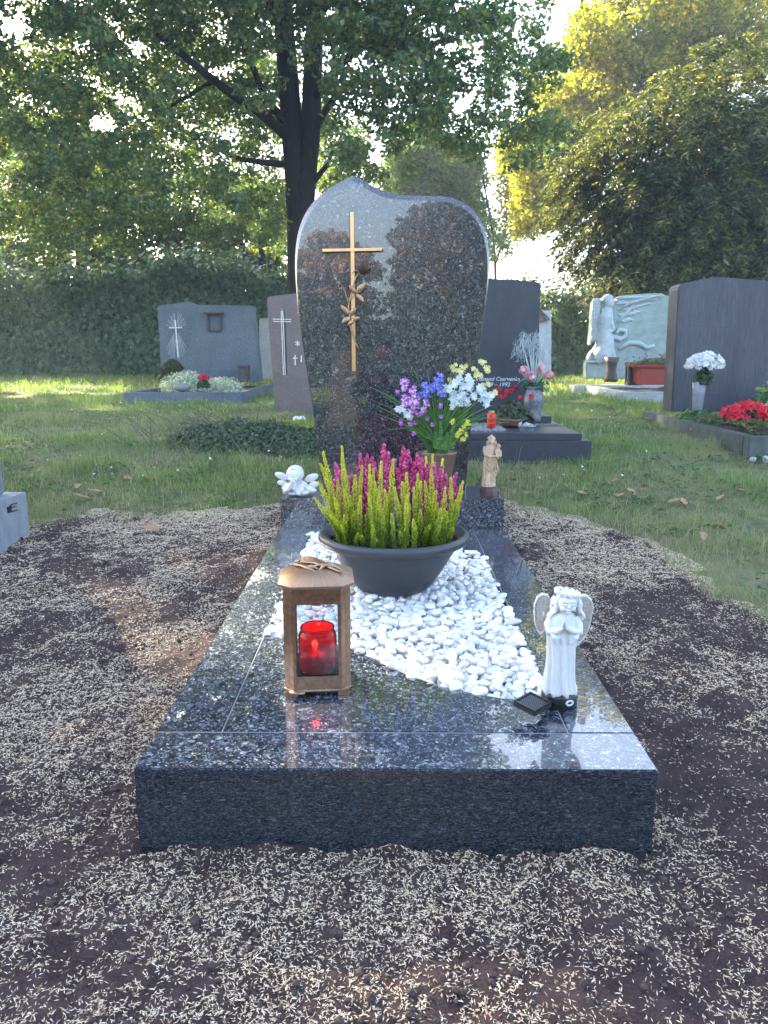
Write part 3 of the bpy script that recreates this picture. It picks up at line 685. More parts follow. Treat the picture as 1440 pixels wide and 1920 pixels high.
ytips = [(606, 849, 2.12), (641, 838, 2.16), (590, 935, 2.08), (601, 870, 2.10), (679, 874, 2.14), (693, 872, 2.2), (715, 867, 2.13), (737, 863, 2.10), (762, 888, 2.14), (783, 890, 2.09), (809, 881, 2.10), (811, 853, 2.34), (830, 862, 2.33), (799, 858, 2.34), (845, 897, 2.12), (868, 904, 2.2), (867, 922, 2.16), (666, 892, 2.1), (646, 918, 2.08), (628, 935, 2.06), (612, 950, 2.05), (656, 930, 2.1), (676, 932, 2.07), (691, 927, 2.09), (703, 905, 2.12), (712, 922, 2.06), (722, 920, 2.1), (731, 921, 2.12), (740, 915, 2.08), (763, 930, 2.06), (768, 948, 2.07), (789, 905, 2.13), (797, 905, 2.1), (817, 921, 2.06), (826, 955, 2.05), (838, 960, 2.1), (646, 967, 2.04), (664, 960, 2.08), (699, 986, 2.04), (671, 1000, 2.03), (678, 1005, 2.03), (706, 1012, 2.04), (620, 967, 2.03), (750, 998, 2.04), (788, 957, 2.06), (775, 975, 2.04), (824, 987, 2.07), (849, 990, 2.1), (735, 965, 2.05), (718, 955, 2.08), (805, 985, 2.05), (640, 985, 2.04), (660, 945, 2.12), (690, 955, 2.1), (615, 905, 2.12), (633, 900, 2.14), (745, 940, 2.12), (755, 905, 2.16), (776, 915, 2.18), (700, 880, 2.2), (835, 915, 2.14), (855, 940, 2.15), (861, 950, 2.2), (820, 945, 2.12), (801, 940, 2.12), (647, 880, 2.2), (597, 905, 2.12)]
groups_x = [(-.25, -.06, 'leftmost yellow-green heather clump with tall lime spikes in the grey bowl'), (-.06, .0, 'second yellow-green heather clump from the left in the grey bowl'), (.0, .075, 'third yellow-green heather clump from the left in the grey bowl'), (.075, .26, 'rightmost yellow-green heather clump leaning over the bare soil side of the bowl')]
accs = [Acc() for _ in groups_x]
for px, py, Y_ in ytips:
    t_ = P(px, py, Y_)
    cx = (px - 730) / 1442 * 2.2; gi = [i for i, g2 in enumerate(groups_x) if g2[0] <= cx < g2[1]][0]
    gc = [-.105, -.04, .045, .115][gi]; gy = [2.135, 2.12, 2.12, 2.16][gi] + (Y_ - 2.12) * .5
    for k_ in range(1):
        tt = t_ + (rng.normal(size=3) * np.array([.010, .012, .012]) + np.array([0, .01, -.03]) if k_ else 0)
        b = np.array([gc + (tt[0] - gc) * .80 + rng.normal() * .006, gy + rng.normal() * .018, BZ + .145]); 
        if (b[0] - BX) ** 2 + (b[1] - BY) ** 2 > .17 ** 2: v = b[:2] - [BX, BY]; b[:2] = np.array([BX, BY]) + v / np.linalg.norm(v) * .168
        if tt[2] < b[2] + .025: tt[2] = b[2] + .03
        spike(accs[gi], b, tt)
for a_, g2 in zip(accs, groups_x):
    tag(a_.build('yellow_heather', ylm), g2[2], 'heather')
# purple-pink heather at the back of the bowl
ptips = [(628, 868), (632, 888), (650, 905), (675, 852), (688, 852), (702, 868), (721, 832), (729, 848), (716, 858), (741, 862), (756, 838), (765, 845), (750, 870), (776, 868), (791, 860), (803, 868), (816, 868), (829, 876), (836, 888), (846, 900), (856, 888), (863, 912), (660, 890), (690, 890), (705, 900), (735, 890), (770, 895), (785, 885), (810, 905), (825, 915), (845, 925), (740, 910), (715, 905), (665, 915), (790, 915), (768, 858), (782, 850), (640, 880), (698, 858)]
pa = [Acc(), Acc()]; ga = [Acc(), Acc()]
for j, (px, py) in enumerate(ptips * 2):
    if j >= len(ptips): px += rng.normal() * 9; py += 14 + abs(rng.normal() * 12)
    t_ = P(px, py, 2.25 + .07 * rng.random()); gi = 0 if px < 742 else 1; gc = [-.06, .09][gi]
    b = np.array([gc + (t_[0] - gc) * .6, 2.27 + rng.normal() * .02, BZ + .145]); pth = path(b, t_, (rng.normal() * .005, 0, 0)); L = np.linalg.norm(t_ - b)
    mb = MB(); mb.tube(pth[::2], [.0016, .0014, .0012, .001, .0006], 5); ga[gi].add(np.array(mb.v), np.array([f for f in mb.f if len(f) == 4]), .1)
    n = int(70 * L / .12); u = rng.random(n) * .75; c, tg = interp(pth, u); V, Fc = leaves(c + rnd_dir(n) * .004, rnd_dir(n), np.full(n, .008), asp=.3, tip=tg + rnd_dir(n) * .6); ga[gi].add(V, Fc, .3)
    n = int(40 + 120 * L / .14); u = .25 + .75 * rng.random(n) ** .8; c, tg = interp(pth, u); rr = .0115 * np.clip((1.04 - u) * 4.5, .1, 1); d = rnd_dir(n)
    r = .0026 + .0015 * rng.random(n); V, Fc = blobs(c + d * rr[:, None] * (.4 + .7 * rng.random((n, 1))), np.stack([r, r, r * 1.35], 1), wob=.08); pa[gi].add(V, Fc)
for k_, lb in ((0, 'left clump of crimson-pink heather bells behind the lime spikes in the bowl'), (1, 'right clump of crimson-pink heather bells in the bowl, in front of the vase')):
    e_ = empty('pink_heather', (0, 0, 0), label=lb, cat='heather'); ga[k_].build('foliage', grm, e_); pa[k_].build('flowers', pkm, e_, smooth=True)

# ------------------------------------------------------------------ bronze grave lantern
LX, LY = -.153, 1.552
lan = empty('grave_lantern', (LX, LY, ZT), R(5), 'bronze octagonal grave lantern with glass panes and leaf ornament on its lid', 'lantern')
lan.scale = (1.05, 1.05, 1.0)
bz = NT('lantern_bronze'); co = bz.coord(); f1 = bz.noise(co, 90, 4, .6); c = bz.ramp(f1, [(.3, (.30, .175, .11)), (.55, (.42, .255, .16)), (.8, (.55, .35, .23))]); bz.l(c, bz.p.inputs['Base Color']); bz.set(Roughness=.33, Metallic=.95); bz.bump(bz.noise(co, 500, 2), .12, .0008); bz = bz.m
def octo(hw, hd, ch, z): return [(-hw + ch, -hd, z), (hw - ch, -hd, z), (hw, -hd + ch, z), (hw, hd - ch, z), (hw - ch, hd, z), (-hw + ch, hd, z), (-hw, hd - ch, z), (-hw, -hd + ch, z)]
HW, HD, CH = .0655, .0655, .0185
MB().loft([octo(HW + .0005, HD, CH, .010), octo(HW + .001, HD + .001, CH, .013), octo(HW - .002, HD - .002, CH, .016)]).build('base', bz, lan, bevel=.0006)
for sx in (-1, 1):
    for sy in (-1, 1):
        x0, y0 = sx * (HW - .014), sy * (HD - .014)
        MB().box(x0 - .012, x0 + .012, y0 - .012, y0 + .012, 0, .011).build('foot', bz, lan, bevel=.001)
MB().tube([(-HW + .01, -HD - .001, .012), (-HW + .026, -HD - .004, .010), (-HW + .040, -HD - .004, .011)], [.003, .0035, .003], 8).build('latch', bz, lan, smooth=True)
# corner posts: L pieces with a chamfered face and a vertical groove
TOPZ = .232
def post(sx, sy):
    mb = MB(); o_ = [(HW - CH - .0043, HD), (HW - CH, HD), (HW - .0100, HD - .0085), (HW - .0105, HD - .0100), (HW - .0090, HD - .0103), (HW, HD - CH), (HW, HD - CH - .0043), (HW - .005, HD - CH - .0043), (HW - .005, HD - CH - .002), (HW - CH - .002, HD - .005), (HW - CH - .0043, HD - .005)]
    o_ = [(sx * x, sy * y) for x, y in o_]
    mb.loft([[(x, y, .0165) for x, y in o_], [(x, y, TOPZ) for x, y in o_]]); return mb.build('corner_post', bz, lan, bevel=.0005)
for sx in (-1, 1):
    for sy in (-1, 1): post(sx, sy)
iw = HW - CH - .0045
def rails(nm, z0, z1, d):
    mb = MB(); mb.box(-iw, iw, -HD + .001, -HD + .005, z0, z1).build(nm, bz, lan, bevel=.0006)
    mb = MB(); mb.box(-iw, iw, HD - .005, HD - .001, z0, z1).build(nm, bz, lan, bevel=.0006)
    for s_ in (-1, 1): MB().box(*sorted((s_ * (HW - .005), s_ * (HW - .001))), -iw, iw, z0, z1).build(nm, bz, lan, bevel=.0006)
rails('rail', .0165, .044, 0); rails('rail', .200, .2315, 0)
dr = MB()
for x0, x1, z0, z1 in ((-iw - .003, iw + .003, .201, .206), (-iw - .003, -iw + .0012, .020, .2005), (iw - .0012, iw + .003, .020, .2005)): dr.box(x0, x1, -HD - .0035, -HD - .0005, z0, z1)
dr.build('door_frame', bz, lan, bevel=.0008)
kn = MB(); kn.loft([[(-.012, -HD - .0036, .211), (.012, -HD - .0036, .211), (.009, -HD - .0036, .200), (-.009, -HD - .0036, .200)], [(-.010, -HD - .011, .209), (.010, -HD - .011, .209), (.007, -HD - .010, .201), (-.007, -HD - .010, .201)]]); kn.build('handle', bz, lan, bevel=.0008)
gl = NT('clear_glass'); gl.set(Roughness=.02, Transmission_Weight=1.0, IOR=1.12, **{'Base Color': (.95, .97, .98)}); glass = gl.m
gt_ = NT('thin_glass'); tr = gt_.n('BsdfTransparent'); tr.inputs[0].default_value = (.93, .96, .97, 1); gb = gt_.n('BsdfGlossy', Roughness=.02); gb.inputs[0].default_value = (1, 1, 1, 1); fz = gt_.n('Fresnel', IOR=1.5); mx = gt_.n('MixShader')
gt_.l(fz.outputs[0], mx.inputs[0]); gt_.l(tr.outputs[0], mx.inputs[1]); gt_.l(gb.outputs[0], mx.inputs[2]); gt_.l(mx.outputs[0], gt_.out.inputs[0]); thin = gt_.m
gp = HD - .0075
for (a, b) in (((-iw - .004, -gp), (iw + .004, -gp)), ((-iw - .004, gp), (iw + .004, gp)), ((-gp, -iw - .004), (-gp, iw + .004)), ((gp, -iw - .004), (gp, iw + .004))):
    mb = MB(); ddx = .0015 if a[0] == b[0] else 0; ddy = .0015 if a[1] == b[1] else 0
    mb.box(min(a[0], b[0]) - ddx * .5, max(a[0], b[0]) + ddx * .5, min(a[1], b[1]) - ddy * .5, max(a[1], b[1]) + ddy * .5, .036, .206).build('glass_pane', thin, lan)
MB().box(-iw, iw, -iw, iw, .0165, .030).build('inner_tray', plain('dark_tray', (.04, .03, .035), .4, .6), lan)
# hinged lid
lid = MB(); rg = []
for hw, z, ch in ((.071, .2330, .023), (.0735, .235, .024), (.0738, .2405, .024), (.070, .2435, .0235), (.060, .250, .021), (.047, .256, .018), (.030, .2605, .012), (.012, .262, .005)): rg.append(octo(hw, hw, ch, z))
brushed = NT('brushed_lid_bronze'); co = brushed.coord(); c_ = brushed.n('TexCoord'); sp = brushed.n('SeparateXYZ'); brushed.l(c_.outputs['Object'], sp.inputs[0]); at2 = brushed.math('ARCTAN2', sp.outputs[1], sp.outputs[0]); cmb = brushed.n('CombineXYZ'); brushed.l(at2, cmb.inputs[0])
nz = brushed.n('TexNoise', Scale=34, Detail=5, Roughness=.8); brushed.l(cmb.outputs[0], nz.inputs['Vector']); c = brushed.ramp(nz.outputs['Fac'], [(.35, (.22, .13, .085)), (.65, (.52, .35, .235))]); brushed.l(c, brushed.p.inputs['Base Color']); brushed.set(Roughness=.42, Metallic=.8); brushed.bump(nz.outputs['Fac'], .25, .001)
ld = lid.loft(rg).build('lid', brushed.m, lan, auto=28)
# leaf spray in relief on the lid
orn = MB()
def strap(pts, w_, h_=.004):
    if len(pts) < 8: pts = [(x * 1.15, y * 1.15 + .004, z + .001) for x, y, z in pts]; w_ = [q_ * 1.45 for q_ in w_]
    pts = [Vector(p) for p in pts]; orn.tube(pts, w_, 8, flat=.55)
rs = random.Random(4)
for k_ in range(7):
    y0 = .016 - k_ * .0045; pts = []
    for u in np.linspace(0, 1, 8): pts.append((-.030 + u * (.055 + .004 * k_), y0 + .028 - u * (.030 + .004 * k_) + math.sin(u * 7 + k_) * .0016, .2615 + .006 * math.sin(math.pi * min(1, u * 1.1)) - (.006 * u * u)))
    strap([(x * 1.15, y * 1.2 + .006, z + .001) for x, y, z in pts], [.0018, .0034, .004, .0044, .004, .0036, .003, .0014])
for pts, w_ in (([(-.03, .02, .262), (-.036, .006, .262), (-.024, -.006, .264), (-.012, -.020, .262), (-.002, -.030, .2585)], [.002, .0035, .0045, .0045, .001]),
                ([(-.012, -.018, .262), (.004, -.012, .2665), (.018, -.016, .2665), (.032, -.010, .262), (.042, -.016, .257)], [.0015, .0035, .005, .004, .0015]),
                ([(.006, -.026, .2595), (.012, -.016, .2655), (.024, -.010, .2665), (.037, -.004, .262)], [.0012, .004, .0045, .002]),
                ([(-.022, -.012, .2625), (-.008, -.016, .2655), (.004, -.024, .261)], [.002, .0045, .001])): strap(pts, w_)
orn.build('leaf_ornament', bronze, ld, smooth=True)
# the red candle standing inside
cn = empty('grave_candle', (LX, LY + .002, ZT + .0305), R(5), 'red glass grave light glowing inside the bronze lantern', 'candle')
rg_ = NT('red_candle_glass'); rg_.set(Roughness=.12, Transmission_Weight=.55, IOR=1.3, **{'Base Color': (.72, .012, .022)}); em = rg_.n('TexCoord')
rg_ = rg_.m
MB().lathe([(.006, 0), (.034, 0), (.040, .006), (.041, .03), (.041, .078), (.038, .086), (.0345, .089), (.0345, .093), (.0365, .094), (.0365, .098), (.0345, .099), (.0325, .096), (.0325, .089), (.037, .080), (.037, .045), (.037, .042)], n=40, cap=False).build('jar', rg_, cn, smooth=True)
wx = NT('red_wax'); wx.set(Roughness=.5, **{'Base Color': (.30, .012, .03)}, Emission_Strength=.0); MB().lathe([(.001, .002), (.036, .002), (.0363, .040), (.001, .041)], n=32, cap=False).build('wax', wx.m, cn, smooth=True)
fl = NT('flame'); fl.set(**{'Base Color': (1, .2, .05)}, Emission_Color=(1, .16, .03), Emission_Strength=9.0)
mb = MB(); mb.lathe([(.0005, 0), (.003, .004), (.0036, .008), (.0022, .014), (.0004, .019)], c=(-.006, -.010, .046), n=12); mb.build('flame', fl.m, cn, smooth=True)
fd = bpy.data.lights.new('flame_light', 'POINT'); fd.energy = .05; fd.color = (1, .25, .08); fd.shadow_soft_size = .006
fo = bpy.data.objects.new('flame_light', fd); COL.objects.link(fo); fo.parent = cn; fo.location = (-.006, -.010, .062)

# ------------------------------------------------------------------ white solar angel
AX, AY = .345, 1.452
white = plain('white_resin', (.68, .68, .665), .5, 0, .05, 60, .04, Subsurface_Weight=.1, Subsurface_Scale=.01)
blackp = plain('black_plastic', (.012, .012, .015), .35, 0, .1)
ang = empty('angel_statue', (AX, AY, ZT), label='white praying angel statuette with flower wreath, on a black solar-lamp base', cat='statue')
ang.scale = (1.12, 1.08, 1.0)
mb = MB(); mb.lathe([(.030, 0), (.0325, .002), (.033, .022), (.031, .029), (.027, .031)], n=40, sy=.85); mb.build('base', blackp, ang, smooth=True, bevel=0)
# robe with folds
def robe(levels, n, folds, ph=0.0):
    rings = []
    for (z, cx, cy, rx, ry, amp) in levels:
        ring = []
        for k_ in range(n):
            a = 2 * math.pi * k_ / n; f_ = 1 + amp * (math.sin(folds * a + ph + z * 22) * .6 + math.sin((folds * 1.7) * a + z * 35) * .4) * (.35 + .65 * max(0, -math.sin(a)))
            ring.append((cx + rx * f_ * math.cos(a), cy + ry * f_ * math.sin(a), z))
        rings.append(ring)
    return rings
A = MB()
A.loft(robe([(.026, .0, 0, .030, .025, .16), (.034, -.001, 0, .0315, .026, .20), (.05, -.002, 0, .028, .024, .21), (.08, -.001, 0, .0255, .022, .20), (.11, -.001, 0, .025, .021, .17), (.135, -.002, 0, .0255, .021, .12), (.155, -.003, 0, .026, .020, .03), (.175, -.002, 0, .026, .018, .0), (.188, -.001, 0, .023, .016, 0), (.197, 0, 0, .017, .013, 0), (.203, .001, 0, .008, .008, 0)], 96, 9))
A.tube([(0, .001, .197), (.003, -.001, .208)], [.0085, .0085], 12)
tiltm = Matrix.Rotation(R(12), 4, 'Y').to_euler()
A.ell((.004, -.007, .2175), (.0178, .0175, .0205), 20, 14, tiltm)                         # head
A.ell((.0032, -.0248, .2155), (.0026, .0042, .0042)); A.ell((.0028, -.0232, .2085), (.0042, .0028, .0017)); A.ell((.0026, -.0195, .2025), (.0055, .0045, .004))
for s_ in (-1, 1): A.ell((.003 + s_ * .0085, -.0195, .2105), (.0055, .005, .0055)); A.ell((.0038 + s_ * .0068, -.0232, .2195), (.0036, .0022, .0015)); A.tube([(.004 + s_ * .0022, -.0250, .2245), (.004 + s_ * .0068, -.0244, .2262), (.004 + s_ * .012, -.020, .2238)], [.0013, .0017, .001], 6)
# sleeves and forearms
for s_ in (-1, 1):
    A.tube([(s_ * .019, .0, .188), (s_ * .0255, -.004, .172), (s_ * .0245, -.012, .160), (s_ * .013, -.023, .166), (s_ * .004 - .004, -.029, .175)], [.0085, .0095, .0088, .0072, .0042], 14)
    A.tube([(s_ * .020, -.015, .163), (s_ * .016, -.021, .152), (s_ * .012 - .002, -.023, .138)], [.0085, .0085, .003], 12, flat=.7)
    # praying hand with fingers
    for k_ in range(4): A.tube([(-.004 + s_ * .0028, -.0300 + k_ * .0019, .174), (-.005 + s_ * .0024, -.0325 + k_ * .002, .1835), (-.0055 + s_ * .0018, -.033 + k_ * .0022, .191 - abs(k_ - 1.3) * .0014)], [.0016, .0014, .0009], 8)
    A.tube([(-.003 + s_ * .003, -.026, .176), (-.004 + s_ * .0032, -.0255, .184)], [.0016, .001], 8)
sculpt('figure', A, white, ang, voxel=.00085, it=3)
Hh = MB(); rs = random.Random(3)
Hh.ell((.0055, .003, .2235), (.0195, .0185, .0185), 20, 12, tiltm)
for s_ in (-1, 1):
    for k_ in range(6):
        x0 = .005 + s_ * (.0165 + .001 * (k_ % 2)); pts = []
        for u in np.linspace(0, 1, 9): pts.append((x0 + s_ * (.012 * u + .0035 * math.sin(u * 9 + k_ * 1.3)), -.010 + k_ * .0045 + .002 * math.cos(u * 8 + k_), .225 - u * (.040 + .004 * (k_ % 3))))
        Hh.tube(pts, [.0035, .0038, .0036, .0034, .0032, .003, .0026, .002, .0008], 8)
for k_ in range(7):
    a = R(200 + k_ * 23); Hh.tube([(.0055, -.004, .240), (.0055 + .0125 * math.cos(a), -.004 + .0115 * math.sin(a), .236), (.0055 + .0185 * math.cos(a), -.002 + .0165 * math.sin(a), .2275)], [.003, .0032, .0014], 8)
sculpt('hair', Hh, white, ang, voxel=.0008, it=2)
W = MB()
for k_ in range(13):
    a = 2 * math.pi * k_ / 13; c = Vector((.0055 + .0195 * math.cos(a), .001 + .019 * math.sin(a), .2365 - .004 * math.cos(a)))
    W.ell(c, .0042, 10, 7)
    for j in range(5): b = j * 1.2566; W.ell(c + Vector((math.cos(a) * .002 + .0036 * math.cos(b) * -math.sin(a), math.sin(a) * .002 + .0036 * math.cos(b) * math.cos(a), .0036 * math.sin(b))), .0022, 8, 6)
sculpt('wreath', W, white, ang, voxel=.0006, it=1)
wingm = plain('antiqued_resin', (.44, .38, .32), .6, 0, .16, 200, .15)
def wing(s_, pts, nm):
    """pts: outline (x,z); plate with feather scales in relief and a raised rim"""
    mb = MB(); cx = sum(p[0] for p in pts) / len(pts); cz = sum(p[1] for p in pts) / len(pts); n_ = len(pts)
    def rg(f_, dy): return [(cx + (x - cx) * f_, .018 + dy + .10 * (x - cx) * s_ * 0 + abs(x) * .12, cz + (z - cz) * f_) for x, z in pts]
    mb.loft([rg(.98, .004), rg(1.0, .001), rg(.99, -.0035), rg(.90, -.004), rg(.86, -.001), rg(.5, -.0015), rg(.1, -.002)]); b = mb.build(nm, white, ang, smooth=True)
    f2 = MB(); x0, x1 = min(p[0] for p in pts), max(p[0] for p in pts)
    for r_ in range(11):
        for q_ in range(5):
            u = (q_ + .5 + .5 * (r_ % 2)) / 5.5; v = r_ / 11
            i_ = int(v * 1); z = cz + (max(p[1] for p in pts) - cz) * .80 - v * (max(p[1] for p in pts) - min(p[1] for p in pts)) * .80
            # row width from outline
            xsr = []
            for i in range(n_):
                (xa, za), (xb, zb) = pts[i], pts[(i + 1) % n_]
                if (za - z) * (zb - z) <= 0 and za != zb: xsr.append(xa + (xb - xa) * (z - za) / (zb - za))
            if len(xsr) < 2: continue
            a_, b_ = min(xsr), max(xsr); a_, b_ = a_ + (b_ - a_) * .14, b_ - (b_ - a_) * .14; x = a_ + (b_ - a_) * u
            if x > b_: continue
            f2.ell((x, .018 + abs(x) * .12 - .0022 + .0, z), (.0036, .0013, .0062), 10, 6, Matrix.Rotation(R(12) * -s_, 4, 'Y').to_euler())
    f2.build('feathers', wingm, b, smooth=True)
wing(-1, [(-.016, .175), (-.018, .210), (-.024, .226), (-.034, .229), (-.043, .222), (-.048, .205), (-.048, .185), (-.046, .165), (-.041, .148), (-.035, .138), (-.028, .150)], 'wing')
wing(1, [(.024, .112), (.035, .118), (.047, .136), (.054, .158), (.057, .182), (.059, .200), (.054, .216), (.044, .226), (.032, .226), (.024, .215), (.020, .190)], 'wing')
so2 = MB(); 
cxp = np.array(Pz(1004, 1318, ZT + .03)) - np.array([AX, AY, ZT]); pr_ = Matrix.Rotation(R(38), 4, 'Z') @ Matrix.Rotation(R(20), 4, 'X')
def pan(hw, z0, z1, inset=0): 
    mb = MB(); mb.box(-hw, hw, -hw, hw, z0, z1); mb.v = [tuple(Vector(cxp) + (Matrix.Rotation(R(7), 4, 'X') @ Matrix.Rotation(R(42), 4, 'Z')).to_3x3() @ Vector(v)) for v in mb.v]; return mb
b0 = pan(.0235, -.006, .004); sp_ = b0.build('solar_panel', blackp, ang, bevel=.0012)
cell_m = NT('solar_cell'); co = cell_m.coord(); wv = cell_m.n('TexWave', Scale=90); cell_m.l(co, wv.inputs['Vector']); cell_m.l(cell_m.ramp(wv.outputs['Fac'], [(.9, (.012, .014, .02)), (.97, (.12, .12, .12))]), cell_m.p.inputs['Base Color']); cell_m.set(Roughness=.3, Specular_IOR_Level=.2)
pan(.0185, .0042, .0048).build('cell', cell_m.m, sp_)
fr4 = MB()
for s_ in (-1, 1):
    fr4.box(-.0235, .0235, *sorted((s_ * .0195, s_ * .0235)), .0042, .007); fr4.box(*sorted((s_ * .0195, s_ * .0235)), -.0193, .0193, .0042, .0068)
fr4.v = [tuple(Vector(cxp) + (Matrix.Rotation(R(7), 4, 'X') @ Matrix.Rotation(R(42), 4, 'Z')).to_3x3() @ Vector(v)) for v in fr4.v]; fr4.build('frame', blackp, sp_, bevel=.0005)
MB().tube([tuple(cxp + np.array([.006, .004, -.004])), tuple(cxp * .55 + np.array([0, 0, .006])), (-.015, -.012, .012)], [.006, .007, .007], 10).build('arm', blackp, ang, smooth=True)
dec = MB()
for k_ in range(12): a = R(293 + 11 * math.cos(k_ * .5236)); dec.ell((.0335 * math.cos(a), -.001 + .0285 * math.sin(a), .0165 + .0045 * math.sin(k_ * .5236)), .0022, 8, 6)
dec.build('flower_moulding', white, ang, smooth=True)

# ------------------------------------------------------------------ white cherub figurine
chb = empty('cherub_figurine', (P(557, 925, 3.10)[0], 3.10, ZS), label='glossy white ceramic cherub with small wings resting its chin, left end of the plinth', cat='figurine')
cer = plain('white_glazed_ceramic', (.72, .72, .72), .12, 0, .02)
cer.node_tree.nodes['Principled BSDF'].inputs['Coat Weight'].default_value = .4
s = .00020   # metres per zoomed pixel, centred on x=660, z from 820
def q(x, z, y=0): return ((x - 690) * s * .93, y, (822 - z) * s * .95)
A = MB()
A.ell(q(672, 330, -.012), (.036, .035, .036), 24, 16)
A.ell(q(700, 640, .012), (.045, .035, .030), 20, 12); A.ell(q(930, 700, .022), (.030, .022, .020), 16, 10); A.ell(q(1010, 720, .015), (.020, .016, .0135), 16, 10); A.ell(q(690, 760, .0), (.050, .028, .010), 20, 8)
for a, b, c in (((500, 560), (445, 760), (500, 720)), ((830, 560), (700, 770), (640, 700))):
    A.tube([q(a[0], a[1], -.002), q(b[0], b[1] - 30, -.022), q(c[0] + 10, c[1] - 60, -.030), q(610 if a[0] < 600 else 690, 500, -.036)], [.012, .0125, .0105, .008], 14)
A.tube([q(820, 560, -.006), q(790, 680, -.022), q(720, 775, -.028)], [.011, .012, .010], 14)
for k_ in range(4): A.tube([q(595 + k_ * 22, 520, -.040), q(600 + k_ * 20, 470, -.046), q(610 + k_ * 16, 440, -.044)], [.0036, .0034, .0026], 8)
A.ell(q(630, 430, -.046), (.0036, .004, .004), 10, 8); A.ell(q(560, 420, -.040), (.008, .007, .0065), 12, 8); A.ell(q(700, 420, -.040), (.008, .007, .0065), 12, 8)
for k_ in (-1, 1): A.ell(q(630 + k_ * 60, 375, -.0445), (.0042, .0016, .0012), 10, 6)
A.tube([q(560, 230, -.030), q(640, 200, -.040), q(740, 215, -.036), q(770, 300, -.036), q(730, 400, -.035)], [.004, .006, .007, .006, .003], 12, flat=.6)
A.tube([q(570, 220, -.030), q(500, 300, -.026), q(490, 400, -.020)], [.004, .006, .003], 12, flat=.6)
sculpt('body', A, cer, chb, voxel=.0016, it=5)
for s_, lobes in ((-1, [((350, 405), (.030, .006, .0145), -22), ((355, 555), (.020, .006, .012), -8), ((400, 660), (.012, .005, .010), 30)]), (1, [((1010, 440), (.030, .006, .0155), 22), ((1060, 590), (.020, .006, .014), 10)])):
    A = MB()
    for (x, z), r, a in lobes: A.ell(q(x, z, .014), r, 20, 12, Matrix.Rotation(R(-a), 4, 'Y').to_euler())
    sculpt('wing', A, cer, chb, voxel=.0014, it=3)

# ------------------------------------------------------------------ carved madonna
mdx = P(916, 928, 3.115)[0]
md = empty('madonna_statuette', (mdx, 3.115, ZS), label='carved light wood mother-and-child statuette on a dark octagonal pedestal', cat='statuette')
wood = NT('carved_limewood'); co = wood.coord((1, 1, .35)); c = wood.ramp(wood.noise(co, 70, 4), [(.3, (.42, .27, .16)), (.55, (.62, .44, .29)), (.8, (.72, .56, .40))]); wood.l(c, wood.p.inputs['Base Color']); wood.set(Roughness=.5); wood = wood.m
ped = plain('dark_stained_wood', (.07, .028, .028), .4, 0, .25)
s = .000170
def m_(x, z, y=0): return ((x - 455) * s, y, (1650 - z) * s)
mb = MB(); prof = [(.0415, 0), (.0415, .004), (.039, .006), (.037, .013), (.0385, .015), (.036, .019), (.0345, .0215), (.0305, .034), (.031, .037)]
mb.lathe(prof, n=8, sy=.85, ph=math.pi / 8); mb.build('pedestal', ped, md, bevel=.0004)
A = MB(); 
A.loft(robe([(.0372, *m_(440, 0)[:1], 0, .029, .022, .06), (.043, .0, 0, .0275, .021, .10), (.050, -.004, 0, .030, .021, .16), (.060, -.003, 0, .0265, .020, .2), (.08, -.003, 0, .0245, .019, .2), (.10, -.002, 0, .0245, .019, .16), (.125, -.001, 0, .026, .019, .12), (.145, .001, 0, .0255, .018, .08), (.165, .0, 0, .0215, .016, .04), (.185, .001, 0, .023, .015, .03), (.200, .002, 0, .0215, .013, 0), (.208, .002, 0, .013, .010, 0), (.214, .003, 0, .007, .007, 0)], 80, 7, 1.0))
A.ell(m_(485, 335, -.004), (.0125, .0125, .016), 18, 12)
A.ell(m_(482, 365, -.0175), (.0016, .003, .0025)); A.ell(m_(482, 410, -.0135), (.004, .004, .003)); A.ell(m_(482, 392, -.016), (.0026, .0018, .001))
for s_ in (-1, 1): A.ell(m_(482 + s_ * 32, 352, -.0155), (.0024, .0014, .001))
for pts, r in (([(400, 330, -.004), (390, 400, -.002), (400, 450, 0)], [.006, .006, .004]), ([(570, 330, -.004), (580, 400, -.002), (570, 450, 0)], [.006, .006, .004]), ([(410, 300, -.006), (485, 235, -.008), (560, 300, -.006)], [.006, .0065, .006]), ([(420, 300, .004), (485, 235, .003), (550, 300, .004)], [.009, .010, .009])): A.tube([m_(*p) for p in pts], r, 12)
A.tube([m_(345, 470, 0), m_(330, 580, -.006), (m_(350, 660, -.014)), m_(440, 690, -.021), m_(540, 690, -.022), m_(600, 670, -.021)], [.0085, .009, .008, .0065, .005, .004], 12)
for k_ in range(4): A.tube([m_(585, 660 + k_ * 12, -.023), m_(620, 655 + k_ * 14, -.023)], [.0016, .0011], 7)
A.tube([m_(600, 480, 0), m_(690, 600, -.004), m_(690, 680, -.010), m_(620, 690, -.016)], [.008, .009, .008, .006], 12)
# child
A.ell(m_(655, 450, -.010), (.0085, .0085, .0095), 16, 12); A.ell(m_(650, 470, -.0185), (.0012, .002, .0014)); A.tube([m_(650, 500, -.010), m_(640, 560, -.011), m_(620, 640, -.013)], [.0055, .009, .0095], 12)
A.tube([m_(680, 540, -.012), m_(690, 580, -.018), m_(650, 600, -.023)], [.0035, .0033, .0024], 8); A.tube([m_(610, 540, -.014), m_(560, 560, -.018)], [.0034, .0022], 8)
A.tube([m_(620, 640, -.016), m_(600, 680, -.026), m_(650, 740, -.024)], [.006, .005, .003], 8)
